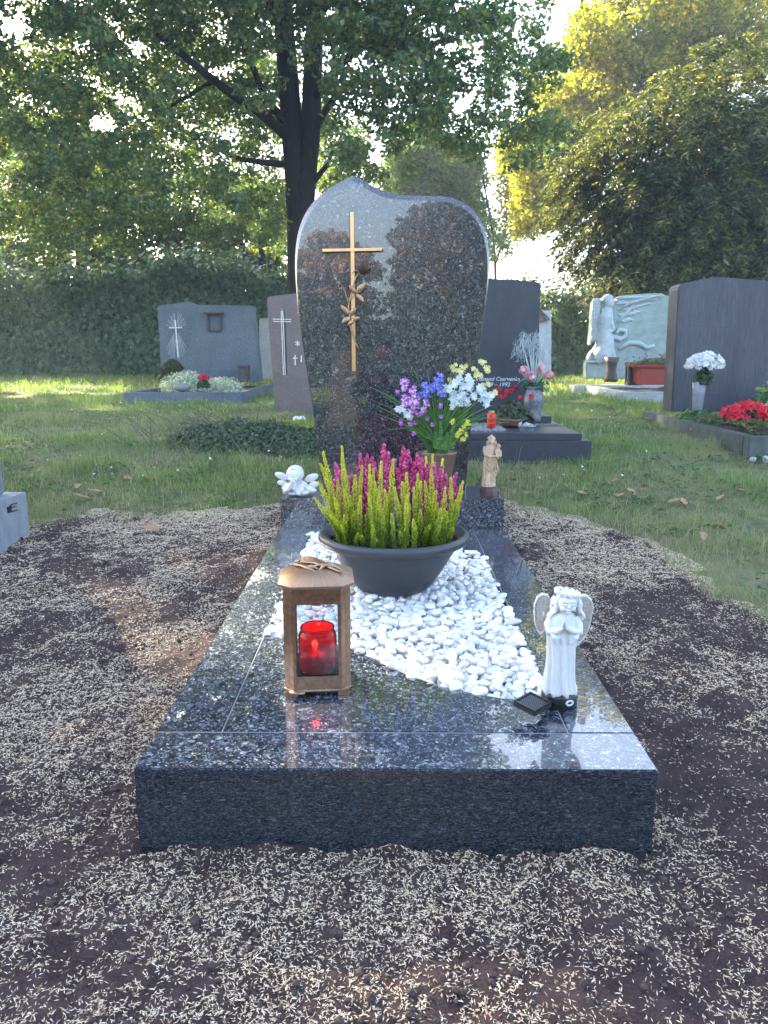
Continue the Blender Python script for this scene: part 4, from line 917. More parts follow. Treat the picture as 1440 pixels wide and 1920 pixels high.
# draped mantle folds
for z0, dz in ((760, 60), (830, 90), (930, 110)): A.tube([m_(320, z0 - 60, -.010), m_(400, z0 + dz * .5, -.020), m_(450, z0 + dz, -.023), m_(520, z0 + dz * .3, -.022), m_(590, z0 - 100, -.016)], [.0025, .003, .0032, .003, .002], 8)
for pts in ([(330, 800), (315, 1000), (330, 1230), (270, 1230)], [(600, 760), (640, 950), (655, 1010), (560, 1080), (480, 1220)], [(540, 800), (520, 1000), (440, 1200), (420, 1330)], [(590, 900), (570, 1100), (600, 1300)], [(640, 990), (620, 1100), (590, 1200)], [(400, 1000), (430, 1080), (380, 1200)]):
    A.tube([m_(x, z, -.017 if i else -.014) for i, (x, z) in enumerate(pts)], [.003] * (len(pts) - 1) + [.0012], 8)
sculpt('figure', A, wood, md, voxel=.0010, it=2)

# ------------------------------------------------------------------ bronze vase and artificial flowers
VX, VY = P(821, 848, 3.085)[0], 3.085
vase = empty('flower_vase', (VX, VY, ZS), label='tapered brown bronze flower vase on the plinth, at the right foot of the headstone', cat='vase')
mb = MB(); N_ = 64; rings = []
pr = [(.048, 0), (.050, .003), (.052, .03), (.056, .07), (.060, .10), (.066, .13), (.073, .170), (.0765, .178), (.0770, .184), (.0745, .186), (.071, .180), (.064, .15), (.060, .13)]
for i, (r, z) in enumerate(pr):
    ring = []
    for k_ in range(N_):
        a = 2 * math.pi * k_ / N_; gr = 0
        if 1 <= i <= 5: gr = -.0022 * max(0, math.cos(a * 8)) ** 6 * (1 - z / .15)
        ring.append(((r + gr) * math.cos(a), (r + gr) * math.sin(a), z))
    rings.append(ring)
mb.loft(rings).build('cup', plain('brown_bronze', (.22, .135, .095), .45, .55, .2, 60), vase, smooth=True)
z5 = lambda x, y: (690 + x / 5.333, 660 + y / 5.333)
mouth = np.array([VX, VY, ZS + .165])
bgm = leafmat('artificial_grass_blade', [(0, (.05, .15, .03)), (.5, (.09, .23, .05)), (1, (.22, .36, .12))], trans=.3, rough=.45)
def ribbon(acc, pts, wd, t=.5):
    pts = np.array(cr([np.array(p) for p in pts])); n = len(pts); u = np.linspace(0, 1, n)
    tg = np.gradient(pts, axis=0); tg /= np.linalg.norm(tg, axis=1, keepdims=True) + 1e-9; b = np.cross(tg, [0, -1, .3]); b /= np.linalg.norm(b, axis=1, keepdims=True) + 1e-9
    w_ = (wd * np.minimum(1, (1 - u) * 3 + .08))[:, None] * .5; nn = np.cross(b, tg)
    V = np.stack([pts - b * w_, pts + nn * w_ * .5, pts + b * w_], 1).reshape(-1, 3)
    Fc = np.array([(i * 3 + k_, i * 3 + k_ + 1, i * 3 + 4 + k_, i * 3 + 3 + k_) for i in range(n - 1) for k_ in (0, 1)]); acc.add(V, Fc, t)
bl = Acc()
tipsb = [(0, 340, 40), (210, 120, 0), (40, 480, 20), (50, 520, 0), (80, 615, 0), (100, 805, 60), (115, 405, 30), (165, 440, 0), (280, 340, 0), (430, 110, 0), (360, 220, 0), (600, 230, 0), (520, 240, 0), (1280, 515, 20), (1440, 660, 60), (1420, 705, 40), (1300, 560, 0), (1200, 600, 0), (1250, 640, 10), (910, 930, 150), (1035, 580, 200), (720, 750, 260), (500, 850, 60), (320, 480, 0), (640, 210, 0), (760, 260, 0), (850, 130, 0), (1100, 520, 0), (400, 790, 40), (1150, 730, 20)]
def blade_to(x, y, arch, wd=.0058, t=.5, dy=None):
    tp = P(*z5(x, y), VY - .02 - rng.random() * .09 if dy is None else VY + dy); m0 = mouth + np.array([(tp[0] - mouth[0]) * .12, -.02 * rng.random(), 0]); low = m0 - np.array([0, 0, .10]) * np.array([1, 1, 1]) * .6
    mid = m0 * .45 + tp * .55 + np.array([0, 0, .025 + arch * .0006]); mid[0] = m0[0] + (tp[0] - m0[0]) * .42
    ribbon(bl, [low, m0, m0 * .75 + mid * .25 + np.array([0, 0, .02]), mid, tp], wd, t)
for x, y, a_ in tipsb: blade_to(x, y, a_)
for _ in range(190):
    x = rng.uniform(330, 1130); y = rng.uniform(420, 760) + abs(x - 720) * .1; blade_to(x, y, 0, .0045 + .003 * rng.random())
for _ in range(60): blade_to(rng.uniform(480, 980), rng.uniform(560, 850), 0, .008)
# fern fronds low in the centre
for cx, cy, L in ((730, 980, 280), (780, 990, 180), (690, 970, 160), (830, 970, 300)):
    for k_ in range(26):
        u = k_ / 26; x = cx + (cx - 740) * u * .4; y = cy - L * u
        for s_ in (-1, 1):
            a_ = P(*z5(x, y), VY - .09); b_ = P(*z5(x + s_ * 42 * (1 - u * .8), y - 22), VY - .095); c_ = (a_ + b_) / 2
            V, Fc = leaves(c_[None], np.array([[0., -1, .4]]), np.array([np.linalg.norm(b_ - a_) * 1.1]), asp=.28, tip=(b_ - a_)[None]); bl.add(V, Fc, .2)
tag(bl.build('artificial_grass', bgm, smooth=True), 'fan of long thin green artificial grass blades in the bronze vase', 'artificial plant')
def florets(acc, acc2, pts, r, npet, Y0, dy=.03, c2=.25):
    for (x, y) in pts:
        c = P(*z5(x, y), Y0 + rng.uniform(-dy, dy)); nrm = np.array([c[0] - VX, -.7 - .6 * rng.random(), .25]) * np.array([1.2, 1, 1]) + rng.normal(size=3) * .35; nrm /= np.linalg.norm(nrm)
        a_ = np.cross(nrm, [0, .1, 1]); a_ /= np.linalg.norm(a_); b_ = np.cross(nrm, a_); n_ = npet; th = np.arange(n_) * 2 * math.pi / n_ + rng.random()
        d = np.cos(th)[:, None] * a_ + np.sin(th)[:, None] * b_; rr = r * (.85 + .3 * rng.random())
        V, Fc = leaves(c + d * rr * .5 + nrm * rr * .12, nrm[None] - d * .35 + rng.normal(size=(n_, 3)) * .15, np.full(n_, rr), asp=.62, fold=.18, tip=d + nrm * .25)
        (acc2 if rng.random() < c2 else acc).add(V, Fc, .5)
def stems(acc, pts, Y0):
    for (x, y) in pts:
        tp = P(*z5(x, y), Y0); ribbon(acc, [mouth + np.array([(tp[0] - mouth[0]) * .1, -.01, -.05]), mouth * .6 + tp * .4 + np.array([0, 0, .012]), tp], .0024, .3)
def spray(name, label, m, clusters, r, npet, Y0, nper=4, c2=.3, spread=20):
    e_ = empty(name, (0, 0, 0), label=label, cat='artificial flowers'); A3 = Acc()
    for (x, y) in clusters:
        A1 = Acc(); florets(A1, A1, [(x + rng.normal() * spread, y + rng.normal() * spread) for _ in range(nper)], r, npet, Y0); A1.build('blossom', m, e_)
    stems(A3, clusters[::3], Y0 + .005); A3.build('stem', bgm, e_); return e_
mauve = leafmat('magenta_petal', [(0, (.42, .08, .48)), (.5, (.58, .18, .62)), (.62, (.72, .50, .72)), (1, (.84, .72, .83))], trans=.25, tcol=(1.1, .8, 1.1))
blue = leafmat('blue_petal', [(0, (.12, .12, .55)), (.7, (.26, .28, .76)), (1, (.58, .62, .86))], trans=.25, tcol=(.8, .8, 1.2)); vio = leafmat('violet_petal', [(0, (.28, .04, .38)), (.8, (.45, .12, .52)), (1, (.7, .5, .7))], trans=.2)
wh = leafmat('white_petal', [(0, (.66, .74, .74)), (1, (.82, .85, .85))], trans=.25, tcol=(1, 1, 1)); yel = leafmat('yellow_petal', [(0, (.62, .62, .10)), (.4, (.80, .80, .45)), (.7, (.82, .70, .12)), (1, (.84, .84, .76))], trans=.3, tcol=(1.1, 1, .6))
spray('purple_flower_spray', 'magenta and pale pink artificial flower spray, left in the bronze vase', mauve, [(350, 300), (395, 310), (370, 350), (430, 390), (375, 460), (470, 460), (350, 520), (420, 540), (490, 530), (560, 570), (580, 510), (440, 500), (400, 500), (410, 570), (485, 490)], .0135, 5, VY - .10, 4, .42, 16)
spray('purple_floret_spray', 'loose small dark violet artificial florets hanging below the magenta spray', vio, [(480, 610), (530, 620), (505, 630), (585, 660), (640, 715), (465, 810), (330, 690), (335, 715), (425, 720), (295, 405), (720, 645), (730, 540), (470, 705)], .011, 5, VY - .11, 2, .2, 6)
spray('blue_flower_spray', 'blue artificial flower spray in the middle of the bronze vase', blue, [(735, 235), (715, 262), (690, 290), (670, 320), (640, 345), (600, 375), (565, 340), (535, 400), (710, 330), (725, 350), (710, 400), (590, 440), (650, 370), (680, 340), (615, 350), (575, 400), (760, 430), (530, 440)], .010, 5, VY - .085, 5, .3, 13)
spray('white_flower_spray', 'large spray of white artificial blossom, right in the bronze vase', wh, [(790, 380), (830, 350), (870, 310), (920, 270), (1000, 260), (970, 330), (950, 390), (1020, 370), (1040, 330), (870, 490), (930, 450), (930, 490), (840, 540), (1010, 490), (1070, 440), (1120, 380), (1160, 420), (1200, 440), (1150, 500), (1160, 520), (850, 430), (1110, 340), (1240, 440), (330, 570), (390, 630), (410, 650)], .0150, 5, VY - .09, 5, 0, 17)
spray('yellow_flower_spray', 'creamy yellow artificial star flowers at the top right of the bouquet', yel, [(870, 180), (940, 180), (950, 140), (935, 210), (820, 290), (1060, 190), (1130, 120), (1180, 170), (1090, 240), (1130, 230), (1240, 430), (1270, 400), (860, 150), (1150, 100), (1180, 190), (1200, 340), (1160, 350)], .012, 6, VY - .07, 3, .3, 14)
spray('yellow_bud_spray', 'thin yellow-budded artificial sprig low on the right of the bouquet', leafmat('yellow_bud', [(0, (.60, .52, .05)), (1, (.78, .70, .15))], trans=.2), [(855, 680), (840, 710), (990, 700), (970, 730), (950, 755), (930, 785), (910, 810), (890, 835), (980, 830), (955, 870), (1010, 720), (940, 880)], .006, 5, VY - .105, 7, .0, 9)

# ------------------------------------------------------------------ small things on the grave
# white heart ornament behind the heather
ht = MB(); hc = P(706, 905, 3.11); pts = []
for k_ in range(40):
    a = 2 * math.pi * k_ / 40; pts.append((.058 * math.sin(a) ** 3, .0, .0036 * (13 * math.cos(a) - 5 * math.cos(2 * a) - 2 * math.cos(3 * a) - math.cos(4 * a))))
ht.loft([[(x * .9, -.006, z * .9) for x, y, z in pts], [(x, 0, z) for x, y, z in pts], [(x, .012, z) for x, y, z in pts], [(x * .9, .018, z * .9) for x, y, z in pts]])
heart = ht.build('heart_ornament', None); heart.data.materials.append(cer); heart.location = (hc[0] - .0, 3.10, ZS + .072)
for p_ in heart.data.polygons: p_.use_smooth = True
# second lobe: small white wing-like leaf next to the heart
tag(heart, 'white glossy heart ornament standing behind the pink heather on the plinth', 'ornament')
# clear butterfly pick by the left kerb
bt = empty('glass_butterfly', tuple(Pz(545, 1062, ZT)), label='small clear glass butterfly lying on the left kerb beside the gravel', cat='ornament')
clr = NT('frosted_clear_plastic'); clr.set(Roughness=.15, Transmission_Weight=.85, IOR=1.25, Alpha=.75, **{'Base Color': (.85, .9, .93)})
mb = MB()
for x, y, r in ((-.022, .012, .022), (.018, .018, .018), (-.014, -.016, .020), (.020, -.010, .014)): mb.ell((x, y * .5, .008 + y * .7 + .012), (r, .0025, r * .72), 18, 8)
mb.build('wings', clr.m, bt, smooth=True); MB().tube([(-.004, -.004, .004), (.0, 0, .018), (.006, .004, .034)], [.0016, .002, .001], 8).build('body', clr.m, bt, smooth=True)
tg_ = MB().box(-.022, .022, -.010, .010, 0, .002).build('plant_label', plain('white_card', (.8, .8, .78), .6), bevel=.0005); tg_.location = tuple(Pz(883, 1043, ZT) + np.array([0, 0, .0145])); tg_.rotation_euler = (R(18), 0, R(-5))
tag(tg_, 'small white plant label lying at the rear edge of the gravel, right of the bowl', 'plant label')
mk = MB().ell((0, 0, 0), (.004, .0022, .0035), 10, 8).build('orange_mark', plain('orange_paint', (.8, .12, .03), .6)); mk.location = (xr + .0015, 1.235, .115)
tag(mk, 'tiny orange marking dot on the right side of the front kerb', 'marker dot')
# ------------------------------------------------------------------ helpers for neighbouring graves
def text(s_, name, size, m, loc, parent=None, rx=90, shear=0.0, ext=.0012, rz=0):
    cu = bpy.data.curves.new(name, 'FONT'); cu.body = s_; cu.size = size; cu.extrude = ext; cu.offset = size * .012; cu.shear = shear; cu.align_x = 'CENTER'; cu.resolution_u = 3
    o = bpy.data.objects.new(name, cu); COL.objects.link(o); dg = bpy.context.evaluated_depsgraph_get(); me = bpy.data.meshes.new_from_object(o.evaluated_get(dg))
    bpy.data.objects.remove(o); me.materials.clear(); me.materials.append(m); o = bpy.data.objects.new(name, me); COL.objects.link(o)
    o.location = loc; o.rotation_euler = (R(rx), 0, R(rz)); 
    if parent: o.parent = parent
    return o
def flatstone(name, m, pix, Yf, th, label, cat='headstone', bev=.006, chamfer=0, Yr=None, parts=None):
    """upright stone whose front face outline is given; Yf the distance of its face"""
    pts = [P(px, py, Yf if Yr is None else Yf + (Yr - Yf) * u) for px, py, *r_ in pix for u in [r_[0] if r_ else 0]]
    zb = min(p[2] for p in pts); xb = sum(p[0] for p in pts) / len(pts)
    e_ = empty(name, (xb, Yf, zb), label=label, cat=cat)
    loc = np.array([xb, Yf, zb]); pts = [tuple(p - loc) for p in pts]
    prism(pts, (0, th, 0)).build('stone_body', m, e_, bevel=bev)
    return e_, loc
def bush(parent, name, c, r, n, size, m, t=.5, inner=None, spread=.35):
    d = rnd_dir(n); d[:, 2] = np.abs(d[:, 2]); rad = 1 - spread * rng.random(n) ** 1.5; wob = .82 + .36 * fbm(d[:, 0] * 3 + c[0] * 9, d[:, 1] * 3, d[:, 2] * 3, s=int(abs(c[0] * 50)) % 90)
    C = np.array(c) + d * np.array(r) * (rad * wob)[:, None]; V, Fc = leaves(C, d + rng.normal(size=(n, 3)) * .5 + [0, 0, .3], size * (.7 + .6 * rng.random(n)), asp=.55)
    return npmesh(name, V, Fc, m, parent, attr={'t': np.full(len(V), t)})
def flowers_on(parent, name, c, r, n, size, m, npet=5, top=.2, wob=.25):
    A_ = Acc()
    for _ in range(n):
        d = rnd_dir(1)[0]; d[2] = abs(d[2]) * (1 - top) + top; d /= np.linalg.norm(d); p = np.array(c) + d * np.array(r) * (1 + wob * (rng.random() - .5)); nn = d + rng.normal(size=3) * .4 + [0, -.5, 0]; nn /= np.linalg.norm(nn)
        a_ = np.cross(nn, [.1, .1, 1]); a_ /= np.linalg.norm(a_); b_ = np.cross(nn, a_); th = np.arange(npet) * 6.283 / npet + rng.random(); dd = np.cos(th)[:, None] * a_ + np.sin(th)[:, None] * b_
        V, Fc = leaves(p + dd * size * .45, nn[None] - dd * .5, np.full(npet, size), asp=.7, tip=dd + nn * .4); A_.add(V, Fc, .5)
    return A_.build(name, m, parent)
slate = stone('blue_grey_slate', (.085, .105, .125), (.16, .19, .22), 55, .55, (1, 1, .6), .5)
slate_edge = stone('slate_edge', (.20, .21, .21), (.30, .30, .28), 60, .7)
redg = stone('reddish_granite', (.075, .072, .092), (.135, .108, .125), 35, .3, (.35, 1, 2.2), .05)
darkg = stone('dark_granite', (.040, .044, .058), (.062, .066, .084), 160, .35, (1, 1, 1), .05)
darkr = stone('dark_ribbed_stone', (.050, .050, .066), (.110, .108, .128), 34, .5, (3, 3, .22), .35)
greenm = stone('green_marble', (.22, .30, .28), (.36, .43, .40), 9, .4, (1, 1, 1.6), .1)
pale = stone('pale_marble', (.36, .38, .38), (.52, .54, .55), 30, .6, (1, 1, 1), .2)
mossk = stone('mossy_kerb_stone', (.055, .075, .070), (.13, .15, .14), 12, .6, (1, 1, 1), .2)
silver = plain('silver_inlay', (.62, .64, .66), .4, .4)
bzd = plain('weathered_bronze', (.10, .075, .065), .5, .5)
leafg = leafmat('green_plant_leaf', [(0, (.03, .075, .025)), (1, (.08, .15, .05))], trans=.25)
redf = leafmat('red_flower_petal', [(0, (.50, .01, .03)), (1, (.72, .04, .08))], trans=.2, tcol=(1.2, .5, .5))
def kerbframe(par, loc, x0, x1, y0, y1, z0, z1, w_, m, front=True, back=False):
    def b(nm, a, b_, c, d): MB().box(a - loc[0], b_ - loc[0], c - loc[1], d - loc[1], z0 - loc[2], z1 - loc[2]).build(nm, m, par, bevel=.006)
    b('kerb', x0, x1, y0, y0 + w_); b('kerb', x0, x0 + w_, y0 + w_ + .002, y1); b('kerb', x1 - w_, x1, y0 + w_ + .002, y1)
def bed(par, loc, x0, x1, y0, y1, z, m):
    X_, Y_ = np.meshgrid(np.linspace(x0, x1, 30), np.linspace(y0, y1, 30)); Z_ = z + (fbm(X_ * 12, Y_ * 12, s=7) - .5) * .05; i = np.arange(900).reshape(30, 30)
    return npmesh('bed_soil', np.stack([X_, Y_, Z_], -1).reshape(-1, 3) - loc, np.stack([i[:-1, :-1], i[:-1, 1:], i[1:, 1:], i[1:, :-1]], -1).reshape(-1, 4), m, par, smooth=True)
bedsoil = plain('bed_soil', (.045, .032, .028), .95, var=.5, scale=60, bump=.5)

# ---- A: slate stone with sunburst cross, left
YA = 9.85
hsA, lA = flatstone('headstone', slate, [(303, 716), (490, 716), (475, 573.5), (367, 571.5), (356, 565.5), (295, 573.5)], YA, .17, 'broad blue-grey slate headstone with a cross in a sunburst, left before the hedge')
def onA(px, py, d=.004): return tuple(P(px, py, YA - d) - lA)
zA = lambda x, y: (200 + x / 3.6, 500 + y / 3.6)
crs = MB()
def barp(mb, on, a, b, w_, d0=.016, d1=.001):
    L = math.hypot(b[0] - a[0], b[1] - a[1]); nx_, ny_ = -(b[1] - a[1]) / L * w_ / 2, (b[0] - a[0]) / L * w_ / 2
    c = [(a[0] + nx_, a[1] + ny_), (b[0] + nx_, b[1] + ny_), (b[0] - nx_, b[1] - ny_), (a[0] - nx_, a[1] - ny_)]; mb.loft([[on(x, y, d0) for x, y in c], [on(x, y, d1) for x, y in c]])
barp(crs, onA, zA(462, 360), zA(482, 612), 2.6, .02); barp(crs, onA, zA(421, 412), zA(510, 412), 2.2, .0205); crs.build('cross', silver, hsA)
sb = MB()
for k_ in range(44):
    a = 2 * math.pi * (k_ + .5) / 44; cx, cy = 470, 470; 
    if abs(math.cos(a)) > .93: continue
    rx, ry = 66, 165; x1_, y1_ = cx + rx * math.cos(a) * (1.15 if abs(math.sin(a)) < .9 else 1), cy + ry * math.sin(a) * (.97 if k_ % 2 else 1.03); x0_, y0_ = cx + 14 * math.cos(a), cy - 40 + (ry * .25) * math.sin(a)
    if abs(x1_ - cx) < 12: continue
    barp(sb, onA, zA(x0_, y0_), zA(x1_, y1_), 1.5, .012)
sb.build('sunburst', plain('pale_slate_relief', (.30, .33, .35), .7), hsA)
gl_ = MB(); gl_.box(-.15, .15, -.12, 0, .14, .165); gl_.box(-.11, -.085, -.06, 0, -.12, .14); gl_.box(.085, .11, -.06, 0, -.12, .14); gl_.box(-.085, .085, -.05, 0, -.12, -.10)
h_ = gl_.build('plaque_holder', bzd, hsA, bevel=.004); h_.location = onA(403, 606, 0); h_.scale = (.8, .8, .8)
kf = empty('grave_kerb', (-2.06, 7.75, .36), label='grey stone kerb frame of the planted grave in front of the slate headstone', cat='grave kerb')
lk = np.array([-2.06, 7.75, .36]); kerbframe(kf, lk, -2.66, -1.47, 7.75, 9.84, .30, .456, .07, slate); bed(kf, lk, -2.60, -1.53, 7.8, 9.83, .42, bedsoil)
b_ = empty('boxwood_ball', tuple(P(325, 722, 9.3)), label='round clipped green boxwood beside the slate headstone', cat='shrub'); 
bxm = leafmat('boxwood_leaf', [(0, (.03, .055, .012)), (1, (.09, .11, .03))], trans=.2); zc = .86 - .44
bush(b_, 'foliage', (0, 0, .05), (.17, .16, .25), 3500, .028, bxm, spread=.25)
b_ = empty('white_flowering_shrub', tuple(P(368, 735, 8.6)), label='silvery white flowering bush in front of the slate headstone', cat='shrub')
whm = leafmat('white_blossom_leaf', [(0, (.16, .24, .16)), (.35, (.42, .48, .40)), (1, (.80, .82, .78))], trans=.25)
bush(b_, 'foliage', (-.12, 0, .0), (.28, .3, .23), 3600, .026, whm, spread=.5); bush(b_, 'foliage', (.28, 0, .0), (.26, .25, .17), 2800, .024, whm, spread=.5)
b_ = empty('red_geranium', tuple(P(381, 712, 8.2)), label='small red flowers among the white bush before the slate headstone', cat='flowers'); flowers_on(b_, 'flowers', (0, 0, .0), (.05, .04, .04), 12, .035, redf); bush(b_, 'foliage', (0, 0, -.08), (.07, .06, .08), 200, .04, leafg)
def small_lantern(loc, w_, h_, label, m=bzd):
    e_ = empty('grave_lantern', loc, label=label, cat='lantern'); mb = MB(); mb.box(-w_ / 2, w_ / 2, -w_ / 2, w_ / 2, 0, h_ * .1); mb.box(-w_ * .56, w_ * .56, -w_ * .56, w_ * .56, h_ * .88, h_)
    for a in (-1, 1):
        for b in (-1, 1): mb.box(a * w_ * .5 - (w_ * .12 if a > 0 else 0), a * w_ * .5 + (w_ * .12 if a < 0 else 0), b * w_ * .5 - (w_ * .12 if b > 0 else 0), b * w_ * .5 + (w_ * .12 if b < 0 else 0), h_ * .1, h_ * .88)
    mb.build('frame', m, e_, bevel=.002); MB().box(-w_ * .36, w_ * .36, -w_ * .36, w_ * .36, h_ * .101, h_ * .87).build('glass', plain('smoky_glass', (.10, .09, .09), .1), e_); return e_
small_lantern(tuple(P(458, 716, 9.6)), .12, .20, 'small dark grave lantern at the right foot of the slate headstone')
st_ = MB().ell((0, 0, .03), (.09, .05, .045), 14, 8).build('rock', slate_edge, smooth=True); st_.location = tuple(P(342, 732, 8.2)); tag(st_, 'rounded grey stone on the kerb below the white bush', 'stone')

# ---- B: reddish granite stone with engraved cross, half hidden behind the tall headstone
YB = 6.7
hsB, lB = flatstone('headstone', redg, [(516, 772, .1), (600, 795, .62), (660, 800, 1), (655, 538, .97), (553, 550, .33), (500, 557, 0)], YB, .14, 'reddish-purple granite headstone with tall silver cross, half hidden behind the polished headstone', Yr=6.1)
onB = lambda px, py, d=.004: tuple(P(px, py, YB - d - (px - 500) / 160 * .6) - lB)
mb = MB(); z_ = lambda x, y: (200 + x / 3.6, 500 + y / 3.6)
barp(mb, onB, z_(1178, 300), z_(1194, 732), 1.3); barp(mb, onB, z_(1190, 300), z_(1206, 732), 1.3); barp(mb, onB, z_(1120, 354), z_(1246, 356), 1.2, .017); barp(mb, onB, z_(1122, 370), z_(1246, 371), 1.2, .017)
barp(mb, onB, z_(1184, 282), z_(1186, 340), .8, .012); mb.build('cross', silver, hsB)
text('✝ 8.', 'inscription', .075, silver, onB(*z_(1312, 648), .006), hsB, rz=-12) if False else text('† 8.', 'inscription', .09, silver, onB(*z_(1306, 648), .01), hsB, rz=-20)
text('*', 'inscription', .10, silver, onB(*z_(1290, 560), .01), hsB, rz=-20)
ht2 = MB().ell((-.02, 0, 0), (.032, .02, .03)).ell((.02, 0, 0), (.032, .02, .03)).ell((0, 0, -.02), (.03, .018, .03)).build('heart_stone', cer, smooth=True); ht2.location = tuple(P(561, 787, 5.9)); tag(ht2, 'small white heart at the foot of the reddish headstone', 'ornament')

# ---- C: dark rectangular stone with white inscription on a stepped base
YC = 5.05; GC = .69
stp = empty('stepped_grave_base', (GC, 4.2, .25), label='dark granite two-step grave base in the grass, right behind the tall headstone', cat='grave base')
lC = np.array([GC, 4.2, .25])
MB().box(.27 - GC, 1.107 - GC, 0, 1.1, -.12, .130).build('lower_step', darkg, stp, bevel=.004)
MB().box(.30 - GC, 1.06 - GC, .035, 1.05, .1305, .166).build('upper_step', darkg, stp, bevel=.004)
MB().box(.36 - GC, 1.02 - GC, .66, .98, .1665, .21).build('socle', darkg, stp, bevel=.004)
gvl = MB(); 
V, Fc = blobs(np.stack([.36 + .30 * rng.random(500) - GC, .14 + .45 * rng.random(500), .168 + .003 * rng.random(500)], 1), .006 + .005 * rng.random((500, 1)))
npmesh('grey_gravel', V, Fc, plain('grey_gravel', (.22, .23, .25), .7, var=.4, scale=300), stp)['kind'] = 'stuff'
mossm = leafmat('moss', [(0, (.06, .08, .02)), (1, (.16, .17, .06))], trans=.1)
hsC, l2 = flatstone('headstone', darkg, [(846, 792), (1006, 792), (1013, 560), (1014, 531), (1010, 529), (960, 525), (915, 522), (880, 522), (846, 522)], YC, .13, 'plain dark grey rectangular headstone with white lettering, right behind the tall headstone', bev=.008)
hsC.location[2] -= 0
n = 400; px = rng.uniform(850, 1012, n); tp = np.array([P(a, 525.5, YC) for a in px]) - l2; tp[:, 1] += .13 * rng.random(n); tp[:, 2] += -.004 + .008 * rng.random(n)
V, Fc = leaves(tp, rnd_dir(n) + [0, 0, 1], .012 + .012 * rng.random(n)); npmesh('moss', V, Fc, mossm, hsC)
letter = plain('white_engraving', (.62, .64, .66), .6)
def px2(px, py, d=.002): return tuple(P(px, py, YC - d) - l2)
text('Ferdinand Cservenka', 'inscription', .0365, letter, px2(929, 714), hsC, shear=.3)
text('1919 – 1992', 'inscription', .0365, letter, px2(929, 724.5), hsC, shear=.3)
# things on C
def vase_of(loc, prof, m, label, name='stone_vase', n=28):
    e_ = empty(name, loc, label=label, cat='vase'); MB().lathe(prof, n=n, cap=False).build('body', m, e_, smooth=True); return e_
vC = P(999, 790, 4.78)
vase_of(tuple(vC), [(.001, .0), (.045, 0), (.05, .03), (.042, .05), (.055, .09), (.062, .13), (.058, .16), (.046, .185), (.050, .205), (.056, .213), (.05, .213), (.04, .19)], stone('vase_marble', (.10, .10, .13), (.28, .28, .32), 30, .3), 'dark marbled stone vase holding pink roses on the stepped dark grave base')
pinkm = leafmat('pink_rose_petal', [(0, (.74, .28, .36)), (.6, (.82, .48, .54)), (1, (.88, .66, .70))], trans=.25, tcol=(1.1, .9, .9))
grst = leafmat('pale_green_stalk', [(0, (.20, .32, .18)), (1, (.42, .52, .42))], trans=.3); feath = leafmat('feather_grass', [(0, (.45, .55, .56)), (1, (.68, .74, .74))], trans=.3, tcol=(1, 1, 1))
vt = vC + np.array([0, 0, .20]); bq = empty('rose_bouquet', tuple(vC + [0, 0, .05]), label='pink artificial roses with pale feather grass in the dark stone vase', cat='bouquet'); lb_ = vC + [0, 0, .05]
AS, AF = Acc(), Acc()
for px, py in ((982, 694), (997, 707), (1013, 690), (1030, 702), (988, 700)):
    c = P(px, py, 4.72) - lb_; ribbon(AS, [vt - lb_ - [0, 0, .08], vt - lb_, c], .006, .3)
    AP = Acc()
    for k_ in range(30):
        d = rnd_dir(1)[0]; f_ = .2 + .8 * (k_ / 30); V, Fc = leaves((c + d * .030 * f_)[None], d[None], np.array([.034]), asp=.85, fold=.12, tip=(np.array([0, 0, 1.]) + d * .3)[None]); AP.add(V, Fc, .5)
    AP.build('rose', pinkm, bq)
for px, py in ((975, 628), (989, 627), (1020, 628), (1035, 640), (1000, 640), (1008, 650), (968, 722), (1030, 740), (1034, 712), (995, 636)):
    c = P(px, py, 4.75) - lb_; mid = (vt - lb_) * .5 + c * .5 + [0, 0, .05 if py > 700 else 0]; ribbon(AF, [vt - lb_ - [0, 0, .08], vt - lb_, mid, c], .006 if py > 700 else .009, .5)
for px, py in ((975, 655), (998, 650), (1018, 665), (985, 645), (1008, 645)):
    c = P(px, py, 4.78) - lb_; n = 130; V, Fc = leaves(c + rng.normal(size=(n, 3)) * [.022, .015, .035], rnd_dir(n), .035 + .02 * rng.random(n), asp=.06, fold=.05, tip=rnd_dir(n) * .6 + [0, 0, 1]); AF.add(V, Fc, .5)
n = 60; V, Fc = leaves(vt - lb_ + rng.normal(size=(n, 3)) * [.035, .03, .02] + [0, 0, .02], rnd_dir(n), .04 + .02 * rng.random(n)); AS.add(V, Fc, .2)
AS.build('stems', leafmat('rose_stem_leaf', [(0, (.02, .12, .09)), (1, (.08, .2, .08))], trans=.2), bq); AF.build('feather_grass', feath, bq)
pC = P(957, 800, 4.62)
terr = plain('terracotta', (.34, .20, .14), .8, 0, .15, 20)
e_ = empty('terracotta_bowl', tuple(pC), label='shallow terracotta bowl with red begonias on the dark stepped grave base', cat='plant bowl')
MB().lathe([(.001, 0), (.05, 0), (.075, .02), (.10, .045), (.105, .052), (.098, .052), (.085, .035), (.001, .035)], n=36, cap=False).build('bowl', terr, e_, smooth=True)
e_ = empty('red_begonia', tuple(pC + [0, 0, .04]), label='red begonias with dark green leaves in the shallow terracotta bowl', cat='flowers')
bush(e_, 'foliage', (.01, 0, .0), (.125, .10, .10), 330, .045, leafmat('begonia_leaf', [(0, (.035, .05, .03)), (1, (.08, .11, .06))], trans=.15), spread=.6)
A_ = Acc()
